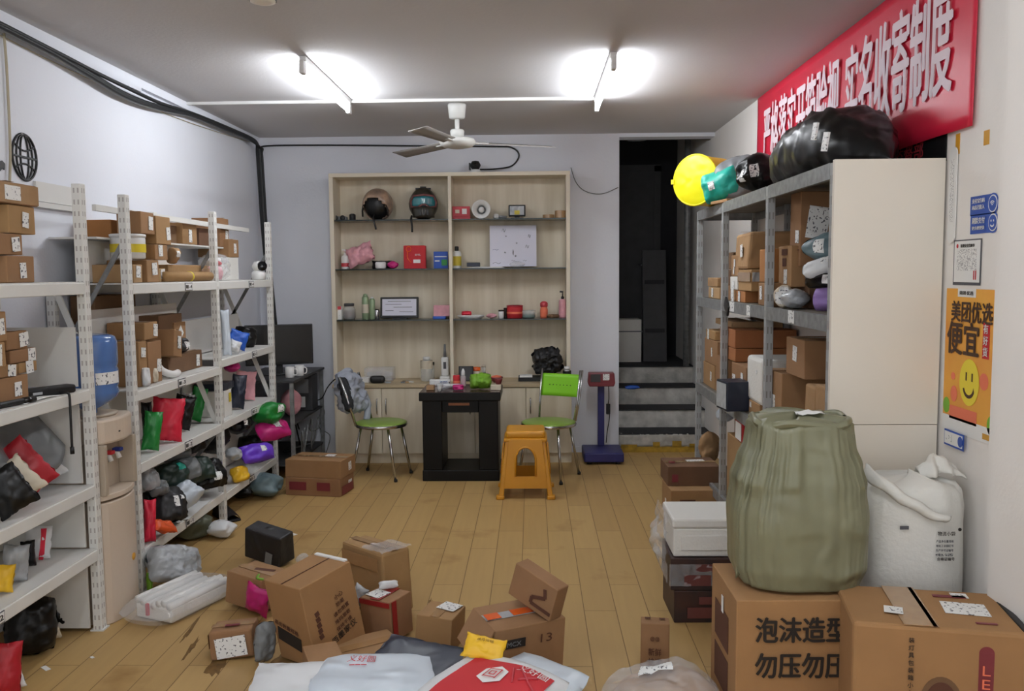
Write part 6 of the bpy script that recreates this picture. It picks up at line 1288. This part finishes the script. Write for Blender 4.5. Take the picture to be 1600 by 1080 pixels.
o = fitbox('carton sealed with red tape and white label, centre foreground', (-.65, 3.68, .098), (-2, -2, 60), D8, material='card', tape=None); plate(o, D8, 'top', 0, 0, .1475, .05, 'tape_red', 'packing_tape', off=.002); plate(o, D8, 'top', -.12, .15, .085, .075, 'label', 'shipping_label', off=.004, rot=80); plate(o, D8, '-y', -.34, 0, .03, .178, 'tape_red', 'packing_tape', off=.003); plate(o, D8, '-x', 0, .42, .168, .022, 'tape_red', 'packing_tape', off=.003)
pbag('small white mailer lying on the red-taped carton', 607, 917, 30, 10, .03, Y=3.72, zs=.195, material='bag_white', lean=-70, rz=15)
pbag('white and grey packet left of the red-taped carton', 560, 902, 24, 30, .04, Y=3.75, zs=.1, material='bag_silver', rz=-20, lean=-10, roll=25)
D9 = (.16, .18, .152)
o = fitbox('plain brown carton with white label at its back edge', (-.401, 3.579, .08), (-1.9, 3, -14), D9, material='card', tape='top'); plate(o, D9, 'top', .15, .2, .085, .085, 'label', 'shipping_label', rot=-12, off=.005)
D10 = (.307, .211, .232)
o = fitbox('open-flapped carton with orange tape, centre foreground', (-.067, 3.334, .132), (5, .8, 28), D10, material='card', tape='top', tape_mat='bag_silver'); plate(o, D10, 'top', .1, .0, .13, .045, 'tape_orange', 'packing_tape', off=.004); plate(o, D10, 'top', -.38, 0, .06, .046, 'tape_orange', 'packing_tape', off=.004)
plate(o, D10, '-y', -.24, .22, .1, .036, 'ink', 'printed_badge', off=.003); face_text(o, D10, '-y', -.24, .22, 'MCX', .06, .018, 'grey_plastic', .02, off=.006); face_text(o, D10, '-y', .22, .22, '13', .05, .035, 'ink_brown', .0, off=.005)
mb = MB(); c_, n_, r_, t_, s_ = face_frame(D10, '-y')
star = [c_+r_*(.02+ (.04 if i % 2 else .034)*math.cos(6.283*i/36))+t_*(-.06+(.04 if i % 2 else .034)*math.sin(6.283*i/36))+n_*.004 for i in range(36)]; mb.add(star, [tuple(range(36))]); mb.build('printed_seal', 'ink', o)
mb = MB(); mb.add([(-.153, -.1, .228), (-.153, .1, .228), (-.235, .06, .14), (-.235, -.12, .12)], [(0, 1, 2, 3)]); mb.build('side_flap', 'card', o, solid=.006)
plate(o, D10, '-x', .2, .2, .06, .03, 'ink', 'printed_panel', off=.003)
D11 = (.219, .075, .143)
o = fitbox('small carton with a dark check mark tilted on the orange-taped carton', (.016, 3.335, .338), (-.6, 17.2, -38.7), D11, material='card', tape=None)
p_ = [(-.07, 0, .0)]; c_, n_, r_, t_, s_ = face_frame(D11, '-y')
for (a, b) in (((.25, .3), (.3, .05)), ((.3, .05), (.02, -.12)), ((.02, -.12), (.02, -.3)), ((.02, -.3), (.48, -.3))):
    q0, q1 = (c_+r_*(a[0]*s_[0])+t_*(a[1]*s_[1])+n_*.003, c_+r_*(b[0]*s_[0])+t_*(b[1]*s_[1])+n_*.003); MB().bar(q0, q1, .014, .002, up=n_).build('printed_mark', 'ink_brown', o)
D13 = (.112, .07, .218)
o = fitbox('narrow upright carton with printed characters right of centre', (.476, 3.321, .11), (0, 0, -8), D13, material='card', tape=None); face_text(o, D13, '-y', 0, .22, '@@', .035, .018, 'ink_brown', .01, off=.005); face_text(o, D13, '-y', 0, -.02, '新鲜', .05, .03, 'ink_brown', .01, off=.005); face_text(o, D13, '-y', 0, -.2, '快递', .05, .03, 'ink_brown', .01, off=.005)
for u in (-.25, .25): plate(o, D13, 'top', u, .1, .022, .012, 'ink_brown', 'print_patch', off=.004)
o = carton('low flat taped carton lying behind the navy mailer', (-.70, 3.40, 0), (.3, .2, .08), (0, 0, R(33)), 'card', 'top')
o = carton('small brown carton at the bottom edge, left of the white mailers', (-.80, 3.14, 0), (.13, .16, .17), (0, 0, R(24)), 'card', None)
o = carton('brown carton hidden beneath the white mailers at bottom edge', (-.57, 2.82, 0), (.36, .26, .17), (0, 0, R(6)), 'card_dark', None)
o = carton('brown carton hidden beneath the red and white mailer', (-.18, 2.70, 0), (.28, .24, .2), (0, 0, R(-32)), 'card_dark', None)
bag('navy mailer lying before the flat taped carton', (-.45, 3.2, .14), (.34, .02, .2), zs=.10, material='bag_navy', lean=-80, rz=-24)
o = bag('white mailer with small red print in the front pile', (-.56, 2.86, .2), (.42, .035, .36), zs=.172, material='bag_lightblue', lean=-87, rz=3, wr=.7, n=26, kind='parcel')
bag_text(o, -.25, .62, '义好圆', .1, .045, 'ink_red', .015, rot=0); bag_text(o, -.28, .38, '一一一', .06, .006, 'ink_red', .0, rot=0)
bag('plain white mailer at the bottom edge, left end of front pile', (-.83, 2.84, .15), (.3, .035, .32), zs=.15, material='bag_white', lean=-86, rz=4, wr=.6)
o = bag('red and white printed mailer with hexagon mark, bottom centre', (-.15, 2.68, .23), (.44, .05, .42), zs=.205, material='bag_white', lean=-87, rz=-32, wr=.3, n=28, kind='parcel')
sf, w_, h_ = SURF[o.name]
def bpatch(u0, v0, u1, v1, m_, nm, off=.004, skew=0):
    mb = MB(); mb.grid(lambda a, b: sf(u0+(u1-u0)*a, v0+(v1-v0)*b, -1, off), 14, 14); return mb.build(nm, m_, o)
bpatch(-.72, -.7, .8, .72, 'ink_red', 'printed_panel')
mb = MB(); hexa = [(math.cos(R(30+60*k)), math.sin(R(30+60*k))) for k in range(6)]
hp = [sf(-.1+.24*x, .28+.27*y, -1, .007) for x, y in hexa]; mb.add(hp, [tuple(range(6))]); mb.build('printed_hexagon', 'paper', o)
bag_text(o, -.1, .28, '回', .05, .055, 'ink_red', .02, off=.012)
for x0, y0, x1, y1 in ((.2, .62, .75, .1), (.12, .55, .3, .2), (.35, .3, .6, .5)):
    mb = MB(); mb.tube([sf(x0+(x1-x0)*i/8, y0+(y1-y0)*i/8, -1, .006) for i in range(9)], .004, 4); mb.build('printed_line', 'rose', o)
bag_text(o, .45, .62, '义好圆', .12, .04, 'paper', .015)
o = pbag('small bright yellow envelope on top of the front pile', 757, 1030, 64, 38, .03, Y=2.90, zs=.25, material='bag_yellow', lean=-48, rz=-10, roll=8, wr=1.2)
bag_text(o, .0, .5, '快件运输', .06, .012, 'ink_brown', 0)
bag('pale blue-white mailer right of the red one, bottom centre', (.02, 3.02, .15), (.36, .035, .2), zs=.10, material='bag_lightblue', lean=-80, rz=-42, kind='parcel')
o = bag('clear bag with brownish goods at the bottom edge, right of centre', (.44, 2.92, .1), (.42, .15, .36), zs=.0, material='film', lean=-84, rz=-10, kind='blob', n=28, wr=1.6, labels=[(-.1, .35, .12, .05)])
sf2 = SURF[o.name][0]; mb = MB()
for sg in (-1, 1): mb.grid(lambda a, b: (lambda q: Vector((q.x*.9+.02, q.y*.8, q.z*.88-.01)))(sf2(2*a-1, 2*b-1, sg)), 16, 16)
mb.build('packed_goods', 'kraft', o)
# scraps on the floor
for x, y, w_, h_, lab in ((-1.5, 5.13, .05, .1, 'white strip of paper on the floor beside the black wrapped carton'), (-1.99, 3.35, .05, .02, 'white paper scrap on bare floor, lower left'), (-1.85, 3.45, .02, .012, 'tiny white paper scrap on bare floor, right of larger scrap')):
    tag(MB().box(-w_/2, -h_/2, 0, w_/2, h_/2, .002).build('paper_scrap', 'paper', None, (x, y, .0005), (0, 0, R(-38))), lab, 'scrap')
pbag('clear crumpled film on the floor beside the black wrapped carton', 472, 858, 22, 18, .06, Y=4.6, zs=0, material='film', kind='blob', name='plastic_scrap', cat='scrap')
# worn patches in the plank floor
for x, y, l_, a_, s_ in ((-1.02, 3.38, .3, 8, .14), (-1.3, 3.40, .3, 6, .09), (-1.47, 3.55, .25, 4, .03), (-1.55, 3.74, .35, 5, .022), (-.5, 3.98, .3, 3, .03)):
    mb = MB(); g = rng(); n = 22; pts = []
    for i in range(n): th = 6.283*i/n; k = g.uniform(.55, 1.1); pts.append((s_/2*math.cos(th)*k, l_/2*math.sin(th)*k, .0006))
    mb.add(pts, [tuple(range(n))]); oo_ = mb.build('floor_wear', 'floor_scuff', bpy.data.objects['floor'], (x, y, 0), (0, 0, R(a_ if a_ < 45 else 0))); struct(oo_)
